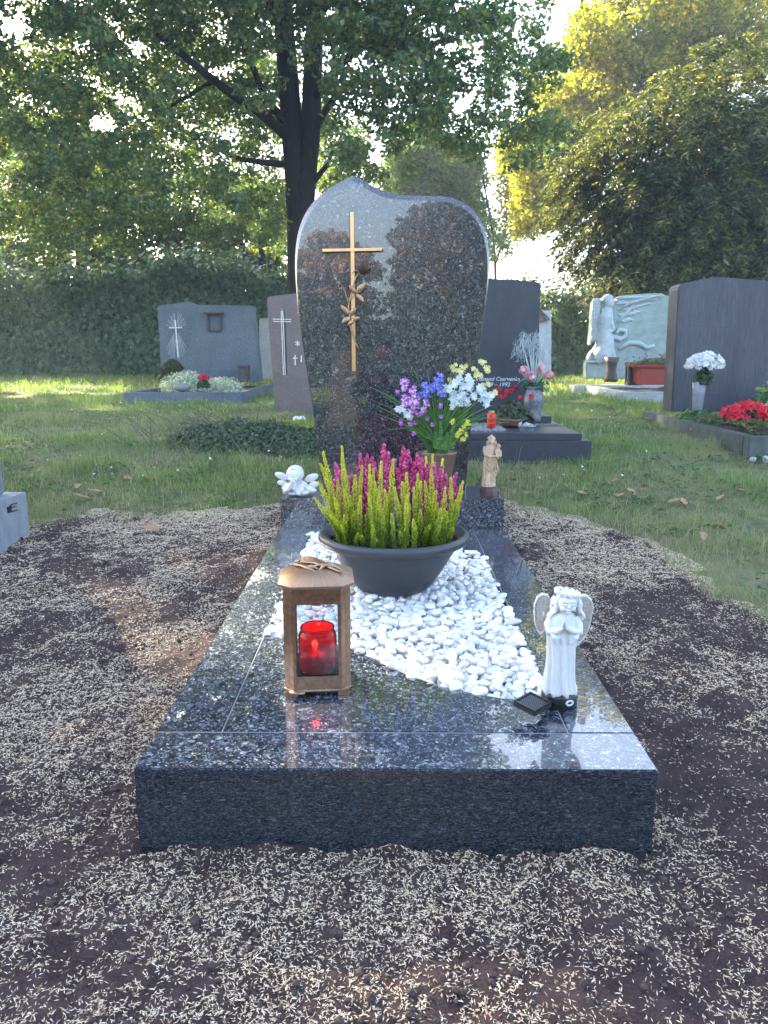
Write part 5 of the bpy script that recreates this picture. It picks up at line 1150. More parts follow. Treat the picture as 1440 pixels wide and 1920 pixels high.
for px, py in ((930, 738), (938, 745), (950, 734), (957, 733), (966, 728), (976, 745), (996, 743), (935, 730), (945, 741)):
    c = P(px, py, 4.56) - (pC + [0, 0, .04])
    for k_ in range(12): d = rnd_dir(1)[0]; V, Fc = leaves((c + d * .012)[None], d[None], np.array([.022]), asp=.85, tip=rnd_dir(1)); A_.add(V, Fc)
A_.build('flowers', redf, e_)
cR = P(921, 802, 4.45); e_ = empty('red_grave_candle', tuple(cR), label='red plastic grave candle with golden cap beside the terracotta bowl', cat='candle')
redp = plain('red_plastic', (.62, .012, .02), .3, Emission_Strength=0.0); MB().lathe([(.001, 0), (.024, 0), (.025, .004), (.0245, .03), (.0255, .05), (.025, .075), (.021, .084), (.001, .084)], n=28, cap=False).build('body', redp, e_, smooth=True); MB().lathe([(.016, .0845), (.018, .09), (.017, .096), (.001, .098)], n=24, cap=False).build('cap', plain('gold_tin', (.6, .42, .2), .35, .8), e_, smooth=True)
cB = P(988, 812, 4.38); e_ = empty('stone_pot', tuple(cB), label='small fluted grey pot with stones, right of the terracotta bowl', cat='pot')
rg = [[((r + .002 * math.cos(k_ * 2 * math.pi / 3)) * math.cos(2 * math.pi * k_ / 48), (r + .002 * math.cos(k_ * 2 * math.pi / 3)) * math.sin(2 * math.pi * k_ / 48), z) for k_ in range(48)] for r, z in ((.034, 0), (.038, .02), (.044, .036), (.048, .038), (.048, .043), (.04, .043))]
MB().loft(rg).build('body', stone('pot_grey', (.16, .18, .21), (.32, .34, .38), 40, .5), e_, smooth=True); V, Fc = blobs(rng.normal(size=(16, 3)) * [.018, .018, .003] + [0, 0, .046], .007 + .004 * rng.random((16, 1)), (IV2, IF2)); npmesh('pebbles', V, Fc, pale, e_)
cT = P(1030, 801, 4.42); n = 240; u = np.linspace(0, 1, n)
V, Fc = leaves(np.stack([(u - .5) * .16, rng.normal(size=n) * .006, .006 + rng.random(n) * .01], 1), rnd_dir(n) + [0, 0, 1], .02 + .01 * rng.random(n), asp=.2, tip=np.array([[1, .3, .1]]) + rng.normal(size=(n, 3)) * .5)
o = npmesh('dried_sprig', V, Fc, leafmat('dried_sprig', [(0, (.25, .22, .17)), (1, (.5, .48, .42))], trans=.1)); o.location = tuple(cT); tag(o, 'dried grey sprig lying on top of the dark stepped grave base', 'dried plant')
# white marble slab with small roof behind C
hsW, lW = flatstone('headstone', pale, [(1008, 702), (1034, 702), (1034, 583), (1008, 580)], 8.6, .12, 'narrow white marble stele seen behind the right edge of the dark rectangular headstone')
rf = MB(); rf.loft([[tuple(P(1008, 574, 8.5) - lW), tuple(P(1031, 598, 8.5) - lW), tuple(P(1030, 601, 8.5) - lW), tuple(P(1007, 578, 8.5) - lW)], [tuple(P(1008, 574, 8.58) - lW), tuple(P(1031, 598, 8.58) - lW), tuple(P(1030, 601, 8.58) - lW), tuple(P(1007, 578, 8.58) - lW)]]); rf.build('roof', bzd, hsW)
rf = MB(); q4 = [(1008, 602), (1024, 601), (1016, 588), (1008, 581)]; rf.loft([[tuple(P(x, y, 8.55) - lW) for x, y in q4], [tuple(P(x, y, 8.59) - lW) for x, y in q4]]).build('wooden_figure', terr, hsW)
# grey stone edge behind A
flatstone('headstone', pale, [(486, 712), (540, 712), (540, 596), (486, 597)], 12.4, .15, 'pale grey headstone glimpsed between the slate and the reddish headstones, before the hedge')

# ---- D: green marble stone with a relief angel
YD = 9.3
zD = lambda x, y: (1080 + x / 4, 480 + y / 4)
outD = [(75, 920), (76, 800), (95, 795), (98, 760), (118, 720), (150, 690), (172, 655), (162, 622), (106, 672), (112, 590), (122, 470), (130, 350), (150, 325), (180, 316), (190, 340), (205, 330), (215, 305), (245, 298), (275, 312), (300, 345), (325, 302), (400, 290), (460, 286), (560, 280), (655, 277), (668, 297), (800, 296), (960, 300), (1000, 340), (1010, 600), (1010, 920)]
hsD, lD = flatstone('headstone', greenm, [zD(x, y) for x, y in outD], YD, .16, 'pale green marble headstone carved with a winged angel relief, behind the red planter', bev=.012)
def onD(x, y, d=.0): return tuple(P(*zD(x, y), YD - d) - lD)
A = MB(); A.ell(onD(250, 350, .03), (.055, .05, .075), 14, 10); A.ell(onD(240, 325, .02), (.07, .05, .06), 14, 10)
A.tube([onD(240, 390, .01), onD(225, 460, .03), (onD(215, 560, .03)), onD(225, 660, .03), onD(205, 740, .02), onD(150, 770, .01)], [.05, .085, .075, .10, .12, .08], 14)
A.tube([onD(215, 400, .03), onD(195, 500, .06), onD(240, 570, .08), onD(275, 565, .08)], [.035, .034, .028, .02], 10); A.tube([onD(255, 420, .04), onD(262, 500, .07), onD(285, 560, .08)], [.034, .03, .022], 10)
A.tube([onD(225, 660, .05), onD(245, 720, .03), onD(270, 780, .01)], [.08, .075, .06], 10)
for k_ in range(5): A.tube([onD(200 + k_ * 12, 600, .07), onD(190 + k_ * 14, 690, .09), onD(140 + k_ * 28, 775, .06)], [.010, .013, .010], 6)
A.tube([onD(265, 600, .0), onD(330, 625, .02), onD(372, 600, .02), onD(372, 560, .02), onD(320, 555, .03), onD(300, 580, .03)], [.03, .035, .03, .03, .025, .02], 8)
A.box(*sorted((onD(96, 0)[0], onD(285, 0)[0])), -.05, .0, onD(0, 800)[2], onD(0, 785)[2])
angelpale = stone('carved_pale_marble', (.38, .44, .45), (.50, .56, .58), 30, .6)
sculpt('angel_relief', A, angelpale, hsD, voxel=.009, it=2)
Wg = MB(); Wl = MB()
for r_ in range(5):
    for k_ in range(12 - r_):
        x = 325 + k_ * 28 + r_ * 6; y = 312 + r_ * 26 + (0 if k_ < 3 else (k_ - 3) * -2 * (r_ + .5)) + (12 - k_) * r_ * 1.5
        if x < 320 + 340 - r_ * 60: Wg.ell(onD(x, y, .002), (.050, .016, .017), 10, 6, Matrix.Rotation(R(-14 + r_ * 7), 4, 'Y').to_euler())
for k_ in range(8): Wg.tube([onD(330 + k_ * 10, 400 - k_ * 6, .02), onD(400 + k_ * 25, 350 - k_ * 6, .03), onD(560 + k_ * 13, 310 - k_ * 3, .015)], [.010, .013, .006], 6)
for r_ in range(10):
    for k_ in range(3):
        Wl.ell(onD(172 - k_ * 19 - r_ * 1.2, 345 + r_ * 30, .005), (.022, .02, .045), 8, 6)
Wg.build('spread_wing', angelpale, hsD, smooth=True); Wl.build('folded_wing', angelpale, hsD, smooth=True)
vein = MB(); vein.tube([onD(320, 700, .0), onD(400, 650, .005), onD(470, 655, .005), onD(530, 690, .005), onD(590, 670, .0)], [.03, .03, .035, .03, .02], 6); vein.tube([onD(310, 500, .0), onD(380, 430, .005), onD(440, 350, .005), onD(560, 320, .0)], [.02, .02, .02, .02], 6); vein.build('carved_border', angelpale, hsD, smooth=True)
zk = .455; k0 = P(1163, 745, 7.85)
kD = empty('grave_kerb', (3.6, 7.85, .36), label='pale stone kerb of the grave with the green angel headstone', cat='grave kerb'); lkD = np.array([3.6, 7.85, .36])
kerbframe(kD, lkD, 2.33, 4.9, 7.85, 9.28, .30, zk, .12, pale); bed(kD, lkD, 2.42, 4.8, 7.9, 9.27, .43, bedsoil)
MB().box(2.2 - 3.6, 4.9 - 3.6, 9.283 - 7.85, 9.55 - 7.85, -.06, .10).build('plinth', pale, kD, bevel=.01)
o = vase_of(tuple(P(1145, 716, 8.7)), [(.001, 0), (.075, 0), (.07, .04), (.052, .12), (.06, .2), (.085, .27), (.078, .27), (.05, .2)], bzd, 'brown bronze vase standing empty before the green angel headstone', 'bronze_vase')
small_lantern(tuple(P(1188, 722, 8.25)), .15, .235, 'square bronze lantern left of the red planter', plain('lantern_dark_bronze', (.09, .06, .05), .5, .4))
redpl = plain('red_planter_plastic', (.30, .045, .035), .5); pD = P(1248, 721, 8.1)
e_ = empty('red_planter', tuple(pD), label='long brick-red plastic planter before the green angel headstone', cat='planter'); mb = MB()
rg = [[(x * sx, y * sx, z) for x, y in ((-.30, -.12), (.30, -.12), (.30, .12), (-.30, .12))] for sx, z in ((1, 0), (1.06, .14), (1.09, .175), (1.27, .178), (1.29, .205), (1.18, .205), (1.10, .17))]
mb.loft(rg).build('trough', redpl, e_, bevel=.006)
e_ = empty('planter_flowers', tuple(pD + [0, 0, .18]), label='yellow-green plants with tiny white flowers filling the red planter', cat='flowers')
bush(e_, 'foliage', (-.05, 0, 0), (.33, .14, .09), 2600, .03, leafmat('planter_leaf', [(0, (.07, .11, .03)), (1, (.24, .24, .10))], trans=.25), spread=.6); bush(e_, 'foliage', (.12, 0, .04), (.20, .13, .15), 1500, .03, leafmat('planter_leaf_pale', [(0, (.12, .15, .05)), (1, (.42, .40, .25))], trans=.25), spread=.6); flowers_on(e_, 'flowers', (-.15, 0, .02), (.3, .14, .10), 26, .02, leafmat('violet_flower', [(0, (.12, .08, .35)), (1, (.3, .2, .5))]))

# ---- E: big dark stone on the right with its planted grave
YE = 5.85
outE = [(1259, 772), (1272, 540), (1274, 535), (1280, 531.5), (1342, 519), (1440, 526), (1560, 534), (1590, 545), (1590, 772)]
ptsE = [P(px, py, YE) for px, py in outE]; lE = np.array([ptsE[4][0], YE, .36])
hsE = empty('headstone', tuple(lE), label='massive dark ribbed stone headstone with rounded shoulder, at the right edge', cat='headstone')
prism([tuple(p - lE) for p in ptsE], (0, .2, 0)).build('stone_body', darkr, hsE, bevel=.008)
rel = MB(); oE = lambda px, py, d=.004: tuple(P(px, py, YE - d) - lE)
for a, b in (((1295, 605), (1322, 608)), ((1335, 608), (1363, 610)), ((1349, 575), (1349, 612)), ((1352, 560), (1368, 575)), ((1368, 575), (1362, 600)), ((1346, 570), (1356, 556)), ((1320, 722), (1358, 724)), ((1318, 735), (1352, 736))): barp(rel, oE, a, b, 1.3, .003, .0005)
rel.build('worn_carving', stone('worn_relief', (.09, .09, .105), (.14, .14, .155), 50, .7), hsE)
kE = empty('grave_kerb', (3.1, 4.26, .28), label='dark green-grey stone kerb of the planted grave at the right edge', cat='grave kerb'); lkE = np.array([3.1, 4.26, .28])
kerbframe(kE, lkE, 1.99, 4.3, 4.26, 6.1, .14, .398, .07, mossk); bed(kE, lkE, 2.05, 4.24, 4.32, 5.84, .36, bedsoil)
V, Fc = blobs(np.stack([2.0 + 1.2 * rng.random(70), 4.235 - .04 * rng.random(70), ground_z(2.5 + 0 * np.arange(70), 4.24 + 0 * np.arange(70)) + .012], 1), .012 + .012 * rng.random((70, 1)), (IV2, IF2), .2)
tag(npmesh('crushed_rubble', V, Fc, pale), kind='stuff')
V, Fc = blobs(np.stack([1.965 - .03 * rng.random(30), 5.0 + .25 * rng.random(30), np.full(30, .315)], 1), .012 + .012 * rng.random((30, 1)), (IV2, IF2), .2)
gcv = leafmat('ground_cover_leaf', [(0, (.05, .07, .02)), (.6, (.10, .12, .04)), (1, (.20, .18, .08))], trans=.2)
def cover(par, loc, x0, x1, y0, y1, z, n, size, m, h=.05, name='ground_cover', s=3):
    x = x0 + (x1 - x0) * rng.random(n); y = y0 + (y1 - y0) * rng.random(n); zz = z + h * fbm(x * 7, y * 7, s=s) * 1.6 + rng.random(n) * .015; V, Fc = leaves(np.stack([x, y, zz], 1) - loc, rng.normal(size=(n, 3)) * .6 + [0, -.2, 1], size * (.6 + .8 * rng.random(n)), asp=.6); return npmesh(name, V, Fc, m, par)
e_ = empty('creeping_ground_cover', tuple(lkE), label='low brown-green creeping ground cover spilling over the dark kerb at the right edge', cat='ground cover'); o = cover(e_, lkE, 2.01, 4.2, 4.29, 5.2, .365, 22000, .016, gcv, .07, 'foliage')
ivm = leafmat('ivy_leaf', [(0, (.03, .09, .03)), (.6, (.07, .17, .06)), (1, (.16, .28, .12))], trans=.3)
e_ = empty('ivy_plant', (2.5, 5.4, .38), label='green ivy and leafy shrub growing in front of the massive right headstone', cat='ivy')
bush(e_, 'foliage', (.35, .0, 0), (.45, .25, .22), 1500, .055, ivm, spread=.6); bush(e_, 'foliage', (-.33, .05, -.02), (.18, .2, .10), 420, .045, ivm, spread=.6); bush(e_, 'foliage', (.28, .1, .12), (.2, .12, .24), 220, .06, leafmat('ivy_young_leaf', [(0, (.12, .22, .05)), (1, (.25, .36, .10))], trans=.35), spread=.8)
bush(e_, 'foliage', (.95, -.1, 0), (.35, .25, .25), 900, .05, ivm, spread=.6)
sv = stone('gunmetal_vase', (.20, .21, .24), (.28, .29, .33), 40, .35); vE = P(1307, 772, 5.5)
vase_of(tuple(vE), [(.001, 0), (.030, 0), (.034, .02), (.040, .12), (.046, .21), (.041, .21), (.032, .1)], sv, 'slim grey metal vase with white chrysanthemums before the massive right headstone', 'metal_vase')
e_ = empty('white_chrysanthemums', tuple(vE + [0, 0, .17]), label='round bunch of white chrysanthemums in the slim grey vase', cat='bouquet')
flowers_on(e_, 'flowers', (.03, 0, .13), (.115, .10, .10), 170, .03, leafmat('chrysanthemum_white', [(0, (.72, .74, .74)), (1, (.86, .86, .84))], trans=.2, tcol=(1, 1, 1)), 7, .15); bush(e_, 'foliage', (.02, 0, .02), (.07, .06, .13), 260, .04, leafg, spread=.9)
e_ = empty('red_begonia', tuple(P(1398, 790, 4.75)), label='dense patch of bright red begonias behind the dark kerb at the right edge', cat='flowers')
bush(e_, 'foliage', (0, 0, 0), (.14, .12, .07), 400, .03, leafmat('begonia_dark', [(0, (.06, .02, .02)), (1, (.09, .10, .04))])); flowers_on(e_, 'flowers', (0, 0, .02), (.14, .12, .09), 120, .026, redf, 4, .1); flowers_on(e_, 'flowers', (.2, 0, .0), (.10, .1, .06), 50, .026, redf, 4, .1)
e_ = empty('silver_ragwort', tuple(P(1440, 775, 4.9)), label='pale silvery-green leaves at the right edge beside the red begonias', cat='plant'); bush(e_, 'foliage', (.06, 0, 0), (.1, .1, .1), 300, .04, leafmat('silver_leaf', [(0, (.25, .36, .30)), (1, (.5, .6, .55))]))

# ---- F: light granite block, cut off by the left edge
lightg = stone('light_grey_granite', (.20, .23, .26), (.36, .39, .42), 220, .6, (1, 1, 1), .1); lightg2 = stone('grey_granite_polished', (.16, .18, .21), (.26, .28, .32), 200, .3)
e_ = empty('granite_gravestone', (-1.8, 2.78, .06), label='light grey granite block with a metal letter sign, cut off by the left edge', cat='gravestone')
MB().box(-.36, .35, 0, .235, -.1, .252).build('block', lightg, e_, bevel=.004)
MB().loft([[(-.5, .06, .2525), (.286, .06, .2525), (.286, .19, .2525), (-.5, .19, .2525)], [(-.5, .06, .55), (.279, .06, .55), (.279, .19, .55), (-.5, .19, .55)], [(-.5, .06, .8), (.10, .06, .8), (.10, .19, .8), (-.5, .19, .8)]]).build('stele', lightg2, e_, bevel=.004)
gm_ = MB(); X_ = .3505
def gy_(px, py): 
    d = ray(px, py); t_ = (-1.45 + .001) / d[0]; return d[1] * t_ - 2.78, CAMZ + d[2] * t_ - .06
for a, b in (((15, 950), (15, 961)), ((19, 948), (19, 960)), ((19, 947), (31, 943)), ((19, 952), (30, 949)), ((15, 961), (31, 956))):
    ya, za = gy_(*a); yb, zb = gy_(*b); w_ = .0035
    if abs(ya - yb) < .01: gm_.box(X_, X_ + .004, min(ya, yb) - w_, max(ya, yb) + w_, min(za, zb), max(za, zb))
    else: gm_.loft([[(X_, ya, za - w_ / 2), (X_, yb, zb - w_ / 2), (X_, yb, zb + w_ / 2), (X_, ya, za + w_ / 2)], [(X_ + .0045, ya, za - w_ / 2), (X_ + .0045, yb, zb - w_ / 2), (X_ + .0045, yb, zb + w_ / 2), (X_ + .0045, ya, za + w_ / 2)]])
gm_.build('metal_letter', plain('dark_metal', (.05, .05, .055), .4, .6), e_)
# ---- G: purple stone bit at the right edge
pG = P(1434, 1010, 3.35); o = MB().box(0, .35, -.3, 0, -.08, .10).build('kerb_corner', redg, bevel=.006); o.location = tuple(pG); tag(o, 'corner of a purple-grey granite kerb cut off by the right edge', 'kerb')

# ---- low shrub behind the headstone, left
cot = leafmat('cotoneaster_leaf', [(0, (.035, .065, .035)), (.7, (.075, .115, .06)), (1, (.16, .20, .10))], trans=.15)
e_ = empty('low_shrub', (-.95, 4.75, .27), label='low dark green spreading shrub in the grass left of the tall headstone', cat='shrub')
bush(e_, 'foliage', (.05, 0, -.03), (.50, .40, .20), 7500, .026, cot, spread=.35); bush(e_, 'foliage', (.45, -.1, -.03), (.35, .35, .17), 4500, .026, cot, spread=.35)
tw = MB(); 
for k_ in range(46):
    a = rng.random() * 6.28; b = np.array([rng.normal() * .3, rng.normal() * .2, .0]); t_ = b + np.array([math.cos(a) * .28 - .1, math.sin(a) * .2, .16 + .16 * rng.random()]); tw.tube([b, b * .4 + t_ * .6 + [0, 0, .05], t_], [.003, .002, .0008], 4, cap=False)
tw.build('twigs', plain('grey_twig', (.13, .12, .10), .8), e_)
bush(e_, 'foliage', (-.25, .35, .05), (.35, .25, .16), 900, .03, leafmat('grey_green_leaf', [(0, (.10, .13, .10)), (1, (.2, .22, .16))]), spread=.9)
ygm = leafmat('yellow_green_leaf', [(0, (.16, .20, .03)), (1, (.36, .36, .06))], trans=.35)
e_ = empty('yellow_green_shrub', tuple(P(548, 830, 5.1)), label='small yellow-green shrub on top of the dark low shrub, below the reddish headstone', cat='shrub'); bush(e_, 'foliage', (.02, 0, .02), (.26, .2, .14), 2200, .026, ygm, spread=.7); bush(e_, 'foliage', (-.32, -.1, .0), (.10, .1, .07), 300, .026, ygm, spread=.8)
# ------------------------------------------------------------------ hedges
bark = stone('tree_bark', (.020, .016, .017), (.055, .044, .042), 18, .9, (3, 3, .5), .8, .1)
def hedge(x0, x1, yc, th, z0, ztop, n, size, m, label, taper=.0):
    e_ = empty('hedge', ((x0 + x1) / 2, yc, z0), label=label, cat='hedge'); lx = (x1 - x0) / 2
    core = MB(); core.box(-lx + .2, lx - .2, -th * .5 + .28, th * .5 - .28, 0, ztop - z0 - .35).build('shade_core', plain('hedge_inside', (.006, .009, .006), .95), e_)  # near-black solid box in place of the hedge's shaded inside
    x = (rng.random(n) * 2 - 1) * lx; face = rng.random(n); h = ztop - z0
    top = face < .22; z = h * rng.random(n); y = -th * .5 + .12 * (fbm(x * 1.4, z * 2, s=4) * 2 - 1) * 1.4 + rng.random(n) ** 2 * .3
    y = np.where((face > .9), th * .5 - rng.random(n) * .25, y)
    zt = h + (fbm(x * 1.1 + 7, x * 0, s=14) - .5) * .9; z = np.where(top, zt + (rng.random(n) - .6) * .35 + .45 * rng.random(n) ** 5, z * (zt / h)); y = np.where(top, (rng.random(n) - .5) * th, y)
    z = np.where(rng.random(n) < .02, zt + rng.random(n) * .25, z)
    nr = np.where(top[:, None], [0, -.3, 1.], [0, -1., .35]) + rng.normal(size=(n, 3)) * .45
    sz = size * (.55 + .8 * rng.random(n)) * (.7 + .6 * fbm(x * .9, z * .9, s=77))
    V, Fc = leaves(np.stack([x, y, z], 1), nr, sz, asp=.75, fold=.2, tip=np.array([[0, -.3, -1.]]) + rng.normal(size=(n, 3)) * .6); npmesh('foliage', V, Fc, m, e_); return e_
hm = leafmat('hedge_leaf', [(0, (.06, .115, .075)), (.6, (.12, .195, .12)), (.93, (.19, .28, .17)), (1, (.30, .38, .25))], trans=.2, rough=.4, spec=.4)
hedge(-13.5, -1.2, 14.9, 1.5, .38, 2.12, 52000, .11, hm, 'long dense dark green hedge across the left background')
hedge(2.2, 12.5, 14.6, 1.3, .38, 1.72, 26000, .10, hm, 'lower dark green hedge in the right background behind the stele and the angel headstone')
hedge(-1.3, 2.3, 15.6, 1.0, .38, 1.75, 8000, .10, hm, 'short piece of hedge hidden behind the tall headstone')

# ------------------------------------------------------------------ trees
def limb(mb, pts, r0, r1, n=8):
    pts = cr([np.array(p, float) for p in pts]); k_ = len(pts); mb.tube(pts, [r0 + (r1 - r0) * (i / (k_ - 1)) ** .8 for i in range(k_)], n)
def foliage(par, name, C, rad, n, size, m, loc, flat=.7, asp=.7, droop=0.0, tipf=None):
    C = np.asarray(C); rad = np.asarray(rad); wgt = rad ** 2; wgt = wgt / wgt.sum(); k_ = rng.choice(len(C), n, p=wgt)
    d = rnd_dir(n) * (rng.random((n, 1)) ** .45) * rad[k_][:, None]; d[:, 2] *= flat; p = C[k_] + d
    nr = rng.normal(size=(n, 3)) * .75 + [0, 0, .75]; tp = rnd_dir(n) + [0, 0, -.4 - droop]
    V, Fc = leaves(p - loc, nr, size * (.55 + .75 * rng.random(n)), asp=asp, fold=.22, tip=tp); return npmesh(name, V, Fc, m, par)
maple_m = leafmat('maple_leaf', [(0, (.055, .105, .06)), (.5, (.105, .165, .08)), (.85, (.19, .24, .09)), (1, (.40, .33, .12))], trans=.42, rough=.4, spec=.5, tcol=(1.4, 1.55, .6))
MY = 11.0; mloc = np.array([P(555, 700, MY)[0], MY, .38])
mt = empty('maple_tree', tuple(mloc), label='large maple with thick forked dark trunk behind the tall headstone, crown over the left half', cat='tree')
tk = MB(); pm = lambda px, py, Y_=MY: P(px, py, Y_) - mloc
def mlimb(pix, r0, r1, Y1=None, mb=tk, n=8): limb(mb, [pm(x, y, MY + ((Y1 - MY) * i / (len(pix) - 1) if Y1 else 0)) for i, (x, y) in enumerate(pix)], r0, r1, n)
mlimb([(562, 720), (562, 560), (561, 450), (556, 350), (548, 250), (540, 140), (530, 20), (515, -150), (500, -420)], .19, .11, n=14)
mlimb([(568, 720), (570, 560), (568, 450), (572, 350), (582, 250), (586, 140), (592, 20), (600, -150), (620, -400), (640, -700)], .18, .09, n=14)
mlimb([(545, 262), (520, 238), (480, 205), (440, 180), (400, 150), (345, 105), (290, 60)], .085, .03, 9.2); mlimb([(540, 235), (515, 205), (492, 170), (470, 115), (440, 50)], .06, .03, 10.2)
mlimb([(543, 308), (500, 305), (440, 295), (395, 272)], .05, .02, 10); mlimb([(400, 152), (355, 178), (310, 205), (265, 235)], .035, .015, 8.8)
mlimb([(590, 245), (612, 205), (640, 170), (680, 140), (740, 110)], .055, .025, 9.8); mlimb([(588, 340), (612, 310), (624, 280)], .045, .02, 10.5); mlimb([(586, 190), (640, 120), (720, 60), (820, 10), (900, -20)], .06, .02, 8.6)
mlimb([(530, 30), (430, -60), (300, -160), (100, -260)], .09, .04, 9); mlimb([(592, 30), (700, -120), (820, -240)], .09, .04, 9.5); mlimb([(535, 170), (500, 163), (460, 160)], .035, .015, 9.9); mlimb([(480, 205), (515, 210), (535, 205)], .03, .03, 10.8)
mlimb([(720, 60), (780, 130), (830, 250)], .02, .008, 8.4); mlimb([(515, -150), (380, -250), (200, -420), (0, -500)], .10, .05, 10); mlimb([(740, 110), (800, 95), (860, 120)], .02, .008, 9.4)
tk.build('trunk', bark, mt, smooth=True)
# crown: sprays placed by probability in the view, filled out above it
def gaus(x, y, cx, cy, sx, sy): return math.exp(-(((x - cx) / sx) ** 2 + ((y - cy) / sy) ** 2))
def dens_maple(x, y):
    if y > 520: return 0
    low = 405 + 40 * math.sin(x * .013) - (max(0, x - 560) * .25 if x > 560 else 0)
    if x > 600: low = 330 - (x - 600) * .15 if x < 700 else 285 - (x - 700) * .02
    d = 1.0
    if y > low: d *= max(0, 1 - (y - low) / 55) * .7
    if x > 1000: d *= max(0, 1 - (x - 1000) / 75)
    for cx, cy, sx, sy, a in ((670, 270, 32, 70, .85), (620, 215, 14, 60, .6), (720, 300, 30, 30, .9), (870, 190, 40, 50, .55), (940, 110, 55, 25, .6), (1010, 175, 35, 30, .8), (40, 50, 45, 35, .9), (20, 330, 30, 60, .7), (590, 130, 10, 60, .5), (560, 330, 45, 160, .97), (470, 260, 60, 25, .25), (700, 180, 30, 30, .5), (800, 60, 40, 30, .4), (250, 90, 50, 20, .4), (990, 40, 60, 30, .5), (910, 260, 45, 40, .75), (1060, 20, 40, 60, .9), (780, 270, 50, 22, .6), (300, 400, 90, 25, .4), (130, 380, 50, 25, .45)): d *= 1 - a * gaus(x, y, cx, cy, sx, sy)
    return max(0, d)
C_, r_ = [], []
while len(C_) < 3500:
    x, y = rng.uniform(-420, 1080), rng.uniform(-560, 500)
    if rng.random() > dens_maple(x, y): continue
    if y < 0 and x > 700 and rng.random() < (x - 700) / 300: continue
    Y_ = rng.uniform(8.2, 14.5) if x < 560 else rng.uniform(7.8, 10.4)
    if 520 < x < 612 and y > 150: Y_ = rng.uniform(12, 15)
    if 260 < x < 545 and 120 < y < 310 and rng.random() < .5: Y_ = rng.uniform(11.5, 15)
    C_.append(P(x, y, Y_)); r_.append(rng.uniform(.10, .27) * (Y_ / 10))
foliage(mt, 'crown', C_, r_, 430000, .062, maple_m, mloc, flat=.6)
# upper crown, above the picture: shades the graves
C_, r_ = [], []
while len(C_) < 620:
    d = rnd_dir(1)[0] * rng.random() ** .4; p = np.array([-3.4, 11.5, 9.2]) + d * np.array([7.2, 4.8, 4.4])
    el = math.degrees(math.atan2(p[2] - CAMZ, p[1])); az = math.degrees(math.atan2(p[0], p[1]))
    if el < 24.5 or az > 8: continue
    C_.append(p); r_.append(rng.uniform(.3, .7))
for _ in range(260):  # extra unseen clumps added to block sky glints in the slab
    az, el, D = R(rng.uniform(-30, -3)), R(rng.uniform(24, 37)), rng.uniform(8.5, 13)
    C_.append(np.array([D * math.sin(az), D * math.cos(az), CAMZ + D * math.tan(el)])); r_.append(rng.uniform(.3, .5))
foliage(mt, 'crown', C_, r_, 85000, .17, maple_m, mloc)
def tree(name, label, px, Yt, trunks, m, n, size, blobs_, ztop=None, trunkmat=None, flat=.8, asp=.65, droop=0):
    loc = np.array([P(px, 700, Yt)[0], Yt, float(gz(0, Yt)) - .03]); e_ = empty(name, tuple(loc), label=label, cat='tree'); tb = MB()
    for pts, r0, r1 in trunks: limb(tb, [P(x, y, Yt + (0 if i == 0 else (i % 2) * .2)) - loc for i, (x, y) in enumerate(pts)], r0, r1)
    tb.build('trunk', trunkmat or bark, e_, smooth=True)
    C_, r_ = [], []
    for (cx, cy, rx, ry, k_) in blobs_:
        for _ in range(k_):
            a = rng.random() * 6.283; q_ = math.sqrt(rng.random()); C_.append(P(cx + rx * q_ * math.cos(a), cy + ry * q_ * math.sin(a), Yt + rng.uniform(-1.6, 1.6))); r_.append(rng.uniform(.15, .42))
    foliage(e_, 'crown', C_, r_, n, size, m, loc, flat, asp, droop); return e_
dim = leafmat('broadleaf_green', [(0, (.05, .10, .055)), (.6, (.10, .16, .075)), (1, (.24, .25, .09))], trans=.4, tcol=(1.5, 1.7, .5))
lit = leafmat('sunlit_yellow_green_leaf', [(0, (.06, .10, .02)), (.6, (.14, .18, .03)), (1, (.30, .28, .05))], trans=.5, tcol=(1.8, 1.8, .4))
tree('park_tree', 'double-trunked tree rising from behind the hedge, far left', 125, 18.5, [([(118, 720), (115, 560), (120, 470), (112, 380), (100, 250)], .22, .1), ([(160, 720), (158, 560), (155, 470), (150, 350), (160, 220)], .24, .1), ([(112, 450), (70, 380), (20, 330)], .1, .04), ([(150, 420), (80, 360), (40, 300)], .07, .03)], dim, 42000, .095, [(90, 330, 170, 90, 190), (40, 430, 120, 60, 70), (-60, 250, 120, 200, 90), (190, 440, 80, 50, 50), (230, 350, 110, 60, 60)])
tree('park_tree', 'tree with one dark ivy-covered trunk behind the hedge, between the double-trunked tree and the maple', 358, 18.5, [([(360, 720), (358, 560), (357, 470), (350, 400), (360, 250)], .22, .1), ([(357, 470), (320, 420), (290, 390)], .07, .03), ([(357, 450), (400, 410), (420, 380)], .06, .03)], dim, 24000, .09, [(350, 390, 130, 70, 110), (358, 500, 28, 60, 24), (270, 430, 90, 50, 40), (430, 380, 80, 60, 30)])
tree('park_tree', 'slender multi-stemmed tree behind the hedge, just left of the maple trunk', 490, 18.0, [([(492, 720), (490, 600), (470, 500), (440, 430), (420, 380)], .1, .04), ([(494, 720), (494, 590), (492, 500), (490, 420), (480, 350)], .12, .05), ([(500, 720), (500, 600), (515, 520), (530, 450), (540, 400)], .1, .04), ([(492, 640), (478, 520), (455, 470), (450, 420)], .07, .03), ([(500, 560), (508, 470), (505, 400)], .06, .03)], dim, 13000, .085, [(480, 400, 80, 50, 60), (420, 440, 60, 30, 16), (530, 400, 40, 50, 22)])
tree('sunlit_bush', 'sunlit yellow-green bushes glowing low behind the left end of the hedge', 40, 19.5, [([(40, 720), (40, 560)], .1, .05)], lit, 16000, .11, [(20, 500, 130, 30, 34), (-60, 470, 60, 40, 14), (200, 500, 60, 34, 22)])
